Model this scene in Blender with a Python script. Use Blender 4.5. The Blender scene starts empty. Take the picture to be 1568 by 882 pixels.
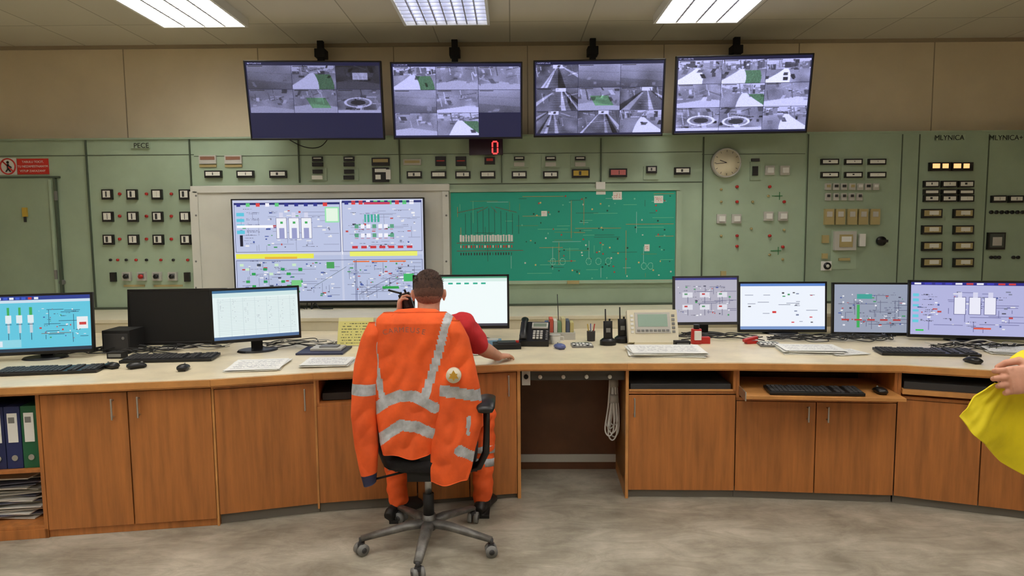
import bpy, math, random, time
import numpy as np
from mathutils import Vector, Matrix, noise
V=Vector
T0=time.time()
random.seed(7)
sc=bpy.context.scene
sc.view_settings.view_transform='Standard'
sc.view_settings.look='None'

# ------------------------------------------------------------------ camera
H=1.65; FPX=1050.0; PITCH=math.atan(96/1050.0); ROLL=math.radians(0.5)
f=V((0,math.cos(PITCH),-math.sin(PITCH))); r0=V((1,0,0)); u0=r0.cross(f)
rr=r0*math.cos(ROLL)-u0*math.sin(ROLL); uu=u0*math.cos(ROLL)+r0*math.sin(ROLL)
CAM=V((0,0,H))
cd=bpy.data.cameras.new('camera'); co=bpy.data.objects.new('camera',cd); sc.collection.objects.link(co)
cd.sensor_width=36; cd.lens=FPX/1568*36; cd.clip_start=0.05
m=Matrix((rr,uu,-f)).transposed().to_4x4(); m.translation=CAM; co.matrix_world=m
sc.camera=co
# survey helpers: measured position -> real position on a known plane of the room
def ray(x,y): return f*FPX+rr*(x-784)-uu*(y-441)
def PY(x,y,Y): d=ray(x,y); return CAM+d*(Y/d.y)
def PZ(x,y,Z): d=ray(x,y); return CAM+d*((Z-H)/d.z)
def G(x,y): return PZ(x,y,0.0)
TZ=0.84; YL=5.3; SZ=TZ/0.80
def T(x,y): return PZ(x,y,TZ)

# ------------------------------------------------------------------ materials
def lin(c):
    o=[]
    for v in c[:3]:
        v=v/255.0
        o.append(v/12.92 if v<=0.04045 else ((v+0.055)/1.055)**2.4)
    return (o[0],o[1],o[2],1.0)
MATS={}
def mat(name,col,rough=0.5,metal=0.0,var=0.0,scale=8.0,bump=0.0,bscale=60,emit=None,es=0.0,stretch=(1,1,1),coat=0.0,col2=None):
    if name in MATS: return MATS[name]
    m=bpy.data.materials.new(name); m.use_nodes=True; nt=m.node_tree; b=nt.nodes['Principled BSDF']
    b.inputs['Roughness'].default_value=rough; b.inputs['Metallic'].default_value=metal
    b.inputs['Base Color'].default_value=lin(col)
    if coat: b.inputs['Coat Weight'].default_value=coat
    tc=nt.nodes.new('ShaderNodeTexCoord'); mp=nt.nodes.new('ShaderNodeMapping'); mp.inputs['Scale'].default_value=stretch
    nt.links.new(tc.outputs['Object'],mp.inputs['Vector'])
    if var>0:
        n=nt.nodes.new('ShaderNodeTexNoise'); n.inputs['Scale'].default_value=scale; n.inputs['Detail'].default_value=6
        n.inputs['Roughness'].default_value=0.6
        cr=nt.nodes.new('ShaderNodeValToRGB'); cr.color_ramp.elements[0].position=0.3; cr.color_ramp.elements[1].position=0.7
        a=lin([max(0,c*(1-var)) for c in col]); d=lin(col2) if col2 else lin([min(255,c*(1+var*0.6)) for c in col])
        cr.color_ramp.elements[0].color=a; cr.color_ramp.elements[1].color=d
        nt.links.new(mp.outputs[0],n.inputs['Vector']); nt.links.new(n.outputs['Fac'],cr.inputs[0]); nt.links.new(cr.outputs[0],b.inputs['Base Color'])
    if bump>0:
        n2=nt.nodes.new('ShaderNodeTexNoise'); n2.inputs['Scale'].default_value=bscale; n2.inputs['Detail'].default_value=4
        nt.links.new(mp.outputs[0],n2.inputs['Vector'])
        bp=nt.nodes.new('ShaderNodeBump'); bp.inputs['Strength'].default_value=bump; bp.inputs['Distance'].default_value=0.01
        nt.links.new(n2.outputs['Fac'],bp.inputs['Height']); nt.links.new(bp.outputs[0],b.inputs['Normal'])
    if emit:
        b.inputs['Emission Color'].default_value=lin(emit); b.inputs['Emission Strength'].default_value=es
    MATS[name]=m; return m
def attrmat(name,emis=True,rough=0.35,strength=1.0):
    m=bpy.data.materials.new(name); m.use_nodes=True; nt=m.node_tree; b=nt.nodes['Principled BSDF']
    a=nt.nodes.new('ShaderNodeAttribute'); a.attribute_name='Col'
    b.inputs['Roughness'].default_value=rough
    if emis:
        b.inputs['Base Color'].default_value=(0.01,0.01,0.012,1)
        nt.links.new(a.outputs['Color'],b.inputs['Emission Color']); b.inputs['Emission Strength'].default_value=strength
    else: nt.links.new(a.outputs['Color'],b.inputs['Base Color'])
    return m
SCREEN=attrmat('lit_screen'); PRINT=attrmat('printed_surface',False,0.6); CCTV=attrmat('cctv_screen')

wood=mat('orange_beech_veneer',(178,112,56),0.42,var=0.14,scale=3.0,stretch=(9,9,0.7),bump=0.05,bscale=30)
woodh=mat('beech_edge_trim',(202,142,80),0.4,var=0.12,scale=6)
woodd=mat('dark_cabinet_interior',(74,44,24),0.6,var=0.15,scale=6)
kneem=mat('kneehole_brown_board',(104,66,42),0.55,var=0.15,scale=4)
top=mat('worn_cream_laminate',(230,217,186),0.38,var=0.08,scale=4,coat=0.1)
sage=mat('sage_green_enamel',(166,186,160),0.45,var=0.07,scale=1.6,bump=0.02,bscale=20)
sage2=mat('sage_green_enamel_dark',(156,175,150),0.45,var=0.08,scale=1.6)
seam=mat('panel_seam',(78,90,74),0.7)
wallm=mat('beige_painted_wall',(224,209,180),0.8,var=0.05,scale=1.2,bump=0.03)
wseam=mat('wall_seam',(160,146,122),0.8)
cream=mat('cream_ledge_laminate',(214,207,182),0.5,var=0.05,scale=3)
whitef=mat('off_white_frame',(214,214,204),0.5,var=0.03,scale=3)
blackp=mat('black_plastic',(16,16,18),0.38)
blackm=mat('black_matte',(20,20,21),0.7)
dgrey=mat('dark_grey_plastic',(52,52,54),0.5)
grey=mat('grey_plastic',(120,120,118),0.5)
lgrey=mat('light_grey_plastic',(190,188,180),0.5)
white=mat('white_plastic',(228,228,222),0.5)
meterw=mat('meter_face',(232,232,222),0.4)
red=mat('red_indicator',(190,40,34),0.4)
yellowm=mat('yellow_plate',(190,160,60),0.5)
steel=mat('brushed_steel',(190,190,188),0.3,metal=0.9)
tan=mat('tan_relay',(176,160,110),0.5)

# ------------------------------------------------------------------ mesh builder
class B:
    def __init__(s): s.v=[];s.f=[];s.m=[];s.sm=[];s.mats=[];s.M=Matrix.Identity(4)
    def mi(s,m):
        if m not in s.mats: s.mats.append(m)
        return s.mats.index(m)
    def add(s,vs,fs,m,smooth=False):
        o=len(s.v); s.v+= [s.M@V(p) for p in vs]; k=s.mi(m)
        for q in fs: s.f.append([i+o for i in q]); s.m.append(k); s.sm.append(smooth)
    def bx(s,x0,x1,y0,y1,z0,z1,m):
        s.add([(x0,y0,z0),(x1,y0,z0),(x1,y1,z0),(x0,y1,z0),(x0,y0,z1),(x1,y0,z1),(x1,y1,z1),(x0,y1,z1)],
              [(0,3,2,1),(4,5,6,7),(0,1,5,4),(1,2,6,5),(2,3,7,6),(3,0,4,7)],m)
    def box(s,c,d,m): s.bx(c[0]-d[0]/2,c[0]+d[0]/2,c[1]-d[1]/2,c[1]+d[1]/2,c[2]-d[2]/2,c[2]+d[2]/2,m)
    def prism(s,poly,z0,z1,m):
        n=len(poly); s.add([(p[0],p[1],z0) for p in poly]+[(p[0],p[1],z1) for p in poly],
            [tuple(range(n))[::-1],tuple(range(n,2*n))]+[(i,(i+1)%n,n+(i+1)%n,n+i) for i in range(n)],m)
    def loft(s,pts,rad,m,seg=14,ref=(0,0,1),smooth=True,close=True,power=2.0):
        pts=[V(p) for p in pts]; n=len(pts); vs=[];fs=[]
        prev=None
        for i,p in enumerate(pts):
            d=(pts[min(i+1,n-1)]-pts[max(i-1,0)]).normalized()
            rf=V(ref)
            if abs(d.dot(rf))>0.97: rf=V((1,0,0)) if abs(d.x)<0.9 else V((0,1,0))
            if prev is None: a=(rf-d*rf.dot(d)).normalized()
            else:
                a=prev-d*prev.dot(d); a=a.normalized()
            prev=a; b=d.cross(a)
            ra=rad[i] if isinstance(rad[i],(tuple,list)) else (rad[i],rad[i])
            for k in range(seg):
                t=2*math.pi*k/seg; c,sn=math.cos(t),math.sin(t)
                if power!=2.0:
                    q=(abs(c)**power+abs(sn)**power)**(-1/power); c*=q; sn*=q
                vs.append(p+a*ra[0]*c+b*ra[1]*sn)
        for i in range(n-1):
            for k in range(seg):
                k2=(k+1)%seg; fs.append((i*seg+k,i*seg+k2,(i+1)*seg+k2,(i+1)*seg+k))
        if close:
            fs.append(tuple(range(seg))[::-1]); fs.append(tuple((n-1)*seg+k for k in range(seg)))
        s.add(vs,fs,m,smooth)
    def cyl(s,a,b,r,m,r2=None,seg=20): s.loft([a,b],[r,r if r2 is None else r2],m,seg)
    def ell(s,c,r,m,nu=20,nv=14,rot=None):
        vs=[];fs=[]; R=rot or Matrix.Identity(3)
        for j in range(1,nv):
            ph=math.pi*j/nv
            for i in range(nu):
                t=2*math.pi*i/nu
                vs.append(V(c)+R@V((r[0]*math.sin(ph)*math.cos(t),r[1]*math.sin(ph)*math.sin(t),r[2]*math.cos(ph))))
        vs.append(V(c)+R@V((0,0,r[2]))); vs.append(V(c)+R@V((0,0,-r[2]))); N=len(vs)
        for j in range(nv-2):
            for i in range(nu):
                i2=(i+1)%nu; fs.append((j*nu+i,(j+1)*nu+i,(j+1)*nu+i2,j*nu+i2))
        for i in range(nu):
            i2=(i+1)%nu; fs.append((N-2,i,i2)); fs.append((N-1,(nv-2)*nu+i2,(nv-2)*nu+i))
        s.add(vs,fs,m,True)
    def mesh(s,name):
        me=bpy.data.meshes.new(name); me.from_pydata([tuple(p) for p in s.v],[],s.f)
        for q in s.mats: me.materials.append(q)
        me.polygons.foreach_set('material_index',s.m); me.polygons.foreach_set('use_smooth',s.sm); me.update(); return me
    def obj(s,name,parent=None,bevel=0,seg=2):
        o=bpy.data.objects.new(name,s.mesh(name)); sc.collection.objects.link(o)
        if parent: o.parent=parent
        if bevel:
            md=o.modifiers.new('bevel','BEVEL'); md.width=bevel; md.segments=seg; md.limit_method='ANGLE'; md.angle_limit=math.radians(40)
        return o
    def remesh(s,name,voxel,parent=None,smooth=4,bump=None):
        o=bpy.data.objects.new(name+'_src',s.mesh(name)); sc.collection.objects.link(o)
        md=o.modifiers.new('r','REMESH'); md.mode='VOXEL'; md.voxel_size=voxel; md.use_smooth_shade=True
        ms=o.modifiers.new('s','SMOOTH'); ms.iterations=smooth; ms.factor=0.5
        dg=bpy.context.evaluated_depsgraph_get(); dg.update()
        me=bpy.data.meshes.new_from_object(o.evaluated_get(dg)); me.name=name
        mats=s.mats[:1]; me.materials.clear(); me.materials.append(mats[0])
        n_=len(me.polygons); me.polygons.foreach_set('use_smooth',[True]*n_); me.polygons.foreach_set('material_index',[0]*n_)
        bpy.data.objects.remove(o)
        if bump:
            N=len(me.vertices); C=np.empty(N*3,dtype=np.float32); me.vertices.foreach_get('co',C); C=C.reshape(-1,3)
            Nn=np.empty(N*3,dtype=np.float32); me.vertex_normals.foreach_get('vector',Nn); Nn=Nn.reshape(-1,3)
            k=bump*(np.sin(C[:,2]*55+C[:,0]*23+3*np.sin(C[:,1]*17))+.6*np.sin(C[:,2]*95-C[:,0]*60+C[:,1]*40))
            me.vertices.foreach_set('co',(C+Nn*k[:,None]).reshape(-1))
        me.update()
        n=bpy.data.objects.new(name,me); sc.collection.objects.link(n)
        if parent: n.parent=parent
        return n
def empty(name,loc=(0,0,0)):
    o=bpy.data.objects.new(name,None); sc.collection.objects.link(o); o.empty_display_size=0.1
    return o
def text(name,s,size,loc,m,parent=None,rot=(math.pi/2,0,0)):
    c=bpy.data.curves.new(name,'FONT'); c.body=s; c.size=size; c.align_x='CENTER'; c.align_y='CENTER'; c.extrude=0.0005
    c.materials.append(m); o=bpy.data.objects.new(name,c); o.location=loc; o.rotation_euler=rot; sc.collection.objects.link(o)
    if parent: o.parent=parent
    return o

# ================================================================== PEOPLE (built first, on their own)
org=mat('fluorescent_orange_fabric',(246,96,36),.8,var=.12,scale=6,bump=.3,bscale=16); refl=mat('reflective_tape',(182,186,190),.45,var=.16,scale=26); dark=mat('jacket_cuff',(40,42,70),.8)
skin=mat('skin',(212,154,128),.55,var=.07,scale=14,bump=.05,bscale=90)
def hand(b,w,d,n,m,side=None,curl=.5,sp=.0205,sc_=1.0,thumb=.5,spread=.04):
    w=V(w);d=V(d).normalized();n=V(n);n=(n-d*n.dot(d)).normalized();s_=V(side);s_=(s_-d*s_.dot(d)-n*s_.dot(n)).normalized()
    k=sc_
    b.loft([w-d*.02*k,w+d*.01*k,w+d*.045*k,w+d*.085*k,w+d*.098*k],[(.028*k,.02*k),(.03*k,.019*k),(.040*k,.016*k),(.042*k,.0145*k),(.038*k,.011*k)],m,20,ref=s_,power=2.6)
    b.ell(w+d*.035*k+s_*.022*k+n*.008*k,(.02*k,.02*k,.02*k),m)
    for i,(off,L) in enumerate(((1.5,.074),(.5,.082),(-.5,.076),(-1.5,.060))):
        p=w+d*(.09-.005*abs(off-.5))*k+s_*off*sp*k; a=curl*.55; pts=[p-d*.018*k,p]; 
        for j,fr_ in enumerate((.44,.31,.25)):
            dr=(d*math.cos(a)+n*math.sin(a)+s_*off*spread).normalized(); p=p+dr*L*fr_*k; pts.append(p); a+=curl*(1.05 if j==0 else .8)
        b.loft(pts,[.0092*k,.0094*k,.0088*k,.008*k,.0066*k],m,12,ref=s_); b.ell(pts[-1],(.0064*k,)*3,m,10,8); b.ell(pts[2],(.0090*k,)*3,m,10,8); b.ell(pts[3],(.0082*k,)*3,m,10,8); b.ell(pts[1]-n*.003*k,(.0105*k,)*3,m,10,8)
    p=w+d*.022*k+s_*.024*k; dr=(d*.62+s_*.75+n*.25).normalized(); p1=p+dr*.042*k; dr2=(d*.85+s_*(.4-.5*thumb)+n*(.2+.5*thumb)).normalized(); p2=p1+dr2*.033*k; dr3=(d*.9+s_*(.2-.7*thumb)+n*(.3+.6*thumb)).normalized(); p3=p2+dr3*.026*k
    b.loft([p,p1,p2,p3],[.015*k,.0125*k,.011*k,.008*k],m,12,ref=n); b.ell(p3,(.0078*k,)*3,m,10,8); b.ell(p1,(.0125*k,)*3,m,10,8)
def limb(b,pts,rad,m,seg=20):
    b.loft(pts,rad,m,seg)
    for p,r_ in zip(pts,rad):
        q=r_ if not isinstance(r_,tuple) else min(r_); b.ell(p,(q,q,q),m,16,10)
def head(b,c,Rm,skin):
    def P(x,y,z): return V(c)+Rm@V((x,y,z))
    b.ell(P(0,-.012,.018),(.077,.094,.092),skin,28,20,Rm)
    b.ell(P(0,.022,-.03),(.064,.068,.075),skin,24,16,Rm)
    b.ell(P(0,.045,-.083),(.036,.036,.026),skin,20,12,Rm)
    b.ell(P(0,.0,-.06),(.060,.062,.04),skin,20,12,Rm)
    b.loft([P(0,.085,.012),P(0,.098,-.008),P(0,.108,-.026),P(0,.098,-.036)],[(.009,.009),(.010,.010),(.013,.015),(.008,.010)],skin,12)
    for s_ in (-1,1):
        b.ell(P(s_*.032,.078,.022),(.022,.014,.008),skin,14,8,Rm); b.ell(P(s_*.036,.066,-.03),(.02,.02,.02),skin,14,8,Rm)
        b.ell(P(s_*.0815,-.006,-.012),(.008,.019,.032),skin,14,12,Rm@Matrix.Rotation(s_*-.35,3,'Z')); b.ell(P(s_*.088,-.014,-.004),(.008,.015,.024),skin,14,12,Rm)
    b.ell(P(0,.089,-.058),(.024,.011,.006),skin,14,8,Rm); b.ell(P(0,.087,-.067),(.021,.011,.006),skin,14,8,Rm)
def eyes(name,c,Rm,par):
    b=B(); ew=mat('eye_white',(230,228,222),.3); iris=mat('iris_brown',(60,40,28),.3); lip=mat('lips',(176,104,92),.5); brow=mat('eyebrow',(60,42,32),.8)
    def P(x,y,z): return V(c)+Rm@V((x,y,z))
    for s_ in (-1,1):
        b.ell(P(s_*.031,.078,.004),(.013,.011,.009),ew,14,10,Rm); b.ell(P(s_*.031,.087,.004),(.0055,.004,.0055),iris,12,8,Rm)
        b.loft([P(s_*.014,.092,.024),P(s_*.03,.093,.029),P(s_*.048,.083,.024)],[(.003,.003)]*3,brow,8)
    b.ell(P(0,.0965,-.0585),(.022,.006,.0042),lip,14,8,Rm); b.ell(P(0,.0945,-.0665),(.019,.006,.0045),lip,14,8,Rm)
    b.obj(name,par)
def hair_cap(c,Rm,m_long,m_mid,m_short,par,seed=1):
    b=B(); rg=random.Random(seed); nu,nv=72,44; vs_=[];fs=[];ms_=[]
    for j in range(nv+1):
        th=math.pi*.82*j/nv
        for i in range(nu):
            t=2*math.pi*i/nu; x=math.sin(th)*math.cos(t); y=math.sin(th)*math.sin(t); z=math.cos(th)
            e=.003+.013*max(0,z-.15)**.8*(1 if abs(x)<.6 else .5); e+=(.003 if z>.3 else .0006)*math.sin(i*2.7+j*1.9)+(.004*max(0,z)*rg.random())
            vs_.append(V(c)+Rm@V((x*(.077+e),-.012+y*(.094+e),.018+z*(.092+e))))
    for j in range(nv):
        for i in range(nu):
            i2=(i+1)%nu; a=(vs_[j*nu+i]-V(c)); l=Rm.transposed()@a
            if l.y>.045 and l.z<.062: continue
            if l.z<-.005 and l.y>.0: continue
            if l.z<-.056: continue
            jit=.008*rg.random()
            fs.append((j*nu+i,(j+1)*nu+i,(j+1)*nu+i2,j*nu+i2)); ms_.append(m_long if l.z>.022+jit else (m_mid if l.z>-.024+jit else m_short))
    o=len(b.v); b.v+=vs_
    for q,mm in zip(fs,ms_): b.f.append([x+o for x in q]); b.m.append(b.mi(mm)); b.sm.append(True)
    for k in range(520):
        t=rg.uniform(0,2*math.pi); th=rg.uniform(0,1.15); x=math.sin(th)*math.cos(t);y=math.sin(th)*math.sin(t);z=math.cos(th)
        p=V(c)+Rm@V((x*.083,-.012+y*.1,.02+z*.098)); n=(Rm@V((x,y,z+.3*rg.random()))).normalized(); dd=(n+V((rg.uniform(-.6,.6),rg.uniform(-.6,.6),.1))).normalized()
        b.loft([p-n*.004,p+dd*.013],[.0028,.0006],m_long,5)
    return b.obj('hair',par)
hl=mat('dark_brown_hair',(70,50,42),.8,var=.4,scale=60); hmid=mat('faded_hair',(100,72,60),.85,var=.2,scale=90,bump=.2,bscale=400); hsht=mat('shaved_hair',(152,110,92),.85,var=.15,scale=90,bump=.2,bscale=400)
op=empty('seated_operator_man')
redm=mat('red_tshirt_cotton',(206,44,50),.85,var=.1,scale=10,bump=.3,bscale=18)
cx=-.452; UZ=.03
def U(x,y,z): return V((x,y,z+UZ))
b=B()
HC=(cx+.0,3.70,1.258+UZ); Rh=Matrix.Rotation(math.radians(6),3,'Z')@Matrix.Rotation(math.radians(-8),3,'X')
head(b,HC,Rh,skin)
limb(b,[U(cx,3.665,1.07),U(cx,3.675,1.14),U(cx,3.69,1.21)],[(.075,.07),(.060,.062),(.060,.06)],skin)
b.loft([U(cx,3.66,.9),U(cx,3.66,1.05),U(cx,3.67,1.12)],[(.15,.09),(.17,.09),(.09,.07)],skin,24,ref=(1,0,0))
SR=U(cx+.185,3.67,1.085); ER=PY(736,532,3.80); WR=V((-.085,3.985,TZ+.043))
limb(b,[U(cx+.1,3.67,1.08),SR,SR.lerp(ER,.5),ER,ER.lerp(WR,.35),WR],[.06,.058,.047,.043,.042,.028],skin)
hand(b,WR,(.45,.85,-.12),(0,0,-1),skin,side=(-1,.2,0),curl=.28,thumb=.2)
SL=U(cx-.185,3.67,1.085); EL=V((-.70,3.84,.95)); WL=V((-.632,3.80,1.15))
limb(b,[U(cx-.1,3.67,1.08),SL,SL.lerp(EL,.5),EL,EL.lerp(WL,.35),WL],[.06,.058,.047,.043,.042,.028],skin)
hand(b,WL,(.1,-.1,1),(1,0.1,0),skin,side=(0,1,.2),curl=.75,thumb=.8)
b.remesh('head_and_arms',.0035,op,3)
eyes('eyes_brows_lips',HC,Rh,op); hair_cap(HC,Rh,hl,hmid,hsht,op)
b=B()
b.loft([(cx,3.60,.5),(cx,3.60,.62),(cx,3.61,.78),(cx,3.64,.97),(cx,3.66,1.08),(cx,3.67,1.135),(cx,3.675,1.165)],[(.165,.125),(.165,.12),(.17,.115),(.19,.12),(.2,.11),(.15,.095),(.080,.074)],redm,32,ref=(1,0,0),power=2.4)
limb(b,[U(cx+.11,3.67,1.07),SR,SR.lerp(ER,.45),SR.lerp(ER,.8)],[.07,.072,.068,.064],redm)
limb(b,[U(cx-.11,3.67,1.07),SL,SL.lerp(EL,.45),SL.lerp(EL,.78)],[.07,.072,.066,.062],redm)
b.remesh('red_tshirt',.006,op,4,bump=.0022)
b=B()
HR=V((cx+.09,3.62,.555)); KR=V((-.165,3.905,.56)); AR=V((-.18,3.82,.10)); HL_=V((cx-.09,3.62,.555)); KL=V((-.70,3.87,.55)); AL=V((-.655,3.76,.11))
for Hh,K,A in ((HR,KR,AR),(HL_,KL,AL)):
    limb(b,[Hh,Hh.lerp(K,.5),K,K.lerp(A,.3),K.lerp(A,.65),A],[.095,.085,.066,.064,.06,.056],org)
b.loft([(cx,3.6,.50),(cx,3.6,.56),(cx,3.6,.66)],[(.17,.13),(.18,.13),(.165,.12)],org,28,ref=(1,0,0)); 
b.remesh('orange_work_trousers',.007,op,4,bump=.003)
b=B()
for K,A in ((KR,AR),(KL,AL)):
    for t in (.42,.58):
        p=K.lerp(A,t); d=(A-K).normalized(); b.loft([p-d*.022,p+d*.022],[.070-.006*t*2,.069-.006*t*2],refl,28)
b.obj('trouser_reflective_bands',op)
shoe=mat('black_work_shoe',(24,22,22),.5); b=B()
for A,dx in ((AR,.04),(AL,.09)):
    x,y=A.x,A.y; pts=[(x-dx*.5,y-.085,.045),(x-dx*.4,y-.06,.05),(x,y,.062),(x+dx*.6,y+.08,.048),(x+dx,y+.13,.036),(x+dx*1.1,y+.15,.03)]
    b.loft(pts,[(.022,.026),(.036,.036),(.05,.04),(.040,.046),(.030,.046),(.018,.028)],shoe,20,ref=(0,0,1)); b.cyl((x,y,.05),(x,y,.12),.048,shoe)
    b.bx(x-.04,x+.04,y-.08,y+.06,0.0,.02,shoe)
b.remesh('work_shoes',.005,op,3)
rp=WL+V((.045,.0,.075))
b=B(); b.M=Matrix.Translation(rp)@Matrix.Rotation(math.radians(-18),4,'Y'); 
b.loft([(0,0,-.06),(0,0,.055)],[(.032,.022)]*2,blackp,18,ref=(1,0,0),power=4,smooth=False); b.cyl((-.016,0,.055),(-.016,0,.068),.008,blackp,seg=10); b.cyl((.012,0,.055),(.012,0,.075),.006,blackp,seg=10); b.cyl((-.014,0,.06),(-.075,-.0,.10),.006,blackp,seg=8)
for i in range(4): b.box((0,.022,-.03+i*.01),(.03,.003,.004),grey)
b.box((0,-.023,0),(.02,.004,.05),dgrey); b.obj('handheld_radio',op,.003)

p2=empty('standing_colleague_man'); bx_,by_=2.30,2.22
navy=mat('navy_workwear',(40,46,66),.8,bump=.2,bscale=20); yel=mat('fluorescent_yellow_fabric',(236,216,22),.7,var=.08,scale=6,bump=.3,bscale=12)
hw_=PY(1598,578,2.05)
Rz=Matrix.Rotation(math.radians(90),3,'Z'); HC2=(bx_-.02,by_,1.66)
b=B(); head(b,HC2,Rz,skin); limb(b,[(bx_,by_,1.45),(bx_-.01,by_,1.60)],[.062,.058],skin)
WL2=hw_; EL2=V((1.90,2.06,1.15)); SL2=V((bx_,by_-.19,1.42))
b.loft([(bx_,by_,1.2),(bx_,by_,1.4),(bx_,by_,1.47)],[(.15,.09),(.16,.09),(.08,.07)],skin,20,ref=(0,1,0))
limb(b,[SL2,SL2.lerp(EL2,.5),EL2,EL2.lerp(WL2,.4),WL2],[.055,.05,.044,.042,.031],skin)
hand(b,WL2,(-1,0.05,-.10),(0,1,-.35),skin,side=(0,.35,1),curl=1.12,thumb=.9,sc_=1.04)
SR2=V((bx_,by_+.19,1.42)); ER2=V((2.10,2.42,1.12)); WR2=V((1.94,2.26,1.06))
limb(b,[SR2,SR2.lerp(ER2,.5),ER2,ER2.lerp(WR2,.4),WR2],[.055,.05,.044,.042,.029],skin); hand(b,WR2,(-.8,-.6,0),(.6,-.8,0),skin,side=(0,0,1),curl=.85,thumb=.7)
b.remesh('head_and_arms',.0032,p2,2); eyes('eyes_brows_lips',HC2,Rz,p2); hair_cap(HC2,Rz,hl,hmid,hsht,p2,3)
b=B(); b.loft([(bx_,by_,.86),(bx_,by_,1.0),(bx_,by_,1.2),(bx_,by_,1.38),(bx_,by_,1.45),(bx_,by_,1.5)],[(.17,.12),(.17,.125),(.19,.13),(.205,.12),(.16,.1),(.07,.07)],navy,30,ref=(0,1,0),power=2.3)
limb(b,[SL2,SL2.lerp(EL2,.5),EL2],[.07,.064,.056],navy); limb(b,[SR2,SR2.lerp(ER2,.5),ER2,ER2.lerp(WR2,.5)],[.07,.064,.056,.05],navy)
b.remesh('navy_jacket',.007,p2,4,bump=.002)
b=B()
for s_ in (-1,1): limb(b,[(bx_,by_+s_*.09,.88),(bx_-.01,by_+s_*.1,.68),(bx_-.01,by_+s_*.105,.48),(bx_+.01,by_+s_*.105,.3),(bx_+.02,by_+s_*.11,.1)],[.1,.088,.068,.064,.056],navy)
b.loft([(bx_,by_,.82),(bx_,by_,.94)],[(.17,.115),(.17,.12)],navy,26,ref=(0,1,0)); b.remesh('work_trousers',.008,p2,4)
b=B()
for s_ in (-1,1):
    y=by_+s_*.11; x=bx_+.02; b.loft([(x+.085,y,.045),(x+.06,y,.05),(x,y,.06),(x-.08,y,.048),(x-.15,y,.036),(x-.175,y,.03)],[(.022,.026),(.036,.036),(.05,.04),(.040,.046),(.030,.046),(.018,.028)],shoe,20,ref=(0,0,1)); b.cyl((x,y,.05),(x,y,.12),.048,shoe); b.bx(x-.06,x+.08,y-.04,y+.04,0,.02,shoe)
b.remesh('work_shoes',.006,p2,3)
# yellow garment: hangs from the gripping hand, swinging
yg=empty('yellow_high_visibility_jacket')
def yx(px): return PY(px,620,2.09).x
def yz(py): return PY(1530,py,2.09).z
topc=[(1530,590),(1538,590),(1554,588),(1576,582),(1606,572),(1650,572)]
botc=[(1490,646),(1502,668),(1522,690),(1564,718),(1620,748),(1690,760)]
nu,nv=160,110; vs_=[];fs=[]
for j in range(nv+1):
    v=j/nv
    for i in range(nu+1):
        u=i/nu*5; k=min(4,int(u)); t=u-k
        a=[topc[k][q]*(1-t)+topc[k+1][q]*t for q in (0,1)]; c_=[botc[k][q]*(1-t)+botc[k+1][q]*t for q in (0,1)]
        px=a[0]+(c_[0]-a[0])*v; py=a[1]+(c_[1]-a[1])*v
        px-=4*math.sin(math.pi*v)*(1-i/nu); py+=3*math.sin(u*2.3)*v*min(1,u)
        nz=noise.noise(V((u*.8,v*1.6,3)))
        w=.020*(.15+v)*math.sin(u*1.7+v*1.9+.6+1.5*nz)+.02*(.3+v)*nz+.008*noise.noise(V((u*2.2+v*2,v*3.5,1)))
        vs_.append((yx(px),2.115+w+.02*v,yz(py)))
for j in range(nv):
    for i in range(nu): a=j*(nu+1)+i; fs.append((a,a+nu+1,a+nu+2,a+1))
b=B(); b.add(vs_,fs,yel,True); o=b.obj('garment_body',yg); md=o.modifiers.new('s','SOLIDIFY'); md.thickness=.006; md.offset=0
b=B(); b.loft([PY(1543,560,2.11),PY(1554,553,2.12),PY(1572,550,2.13),PY(1600,548,2.14),PY(1650,545,2.14),PY(1700,560,2.14)],[(.006,.01),(.014,.02),(.028,.03),(.040,.04),(.05,.05),(.04,.04)],yel,24); b.remesh('garment_bunch',.005,yg,3,bump=.003)
print('PEOPLE_DONE',time.time()-T0)

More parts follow.
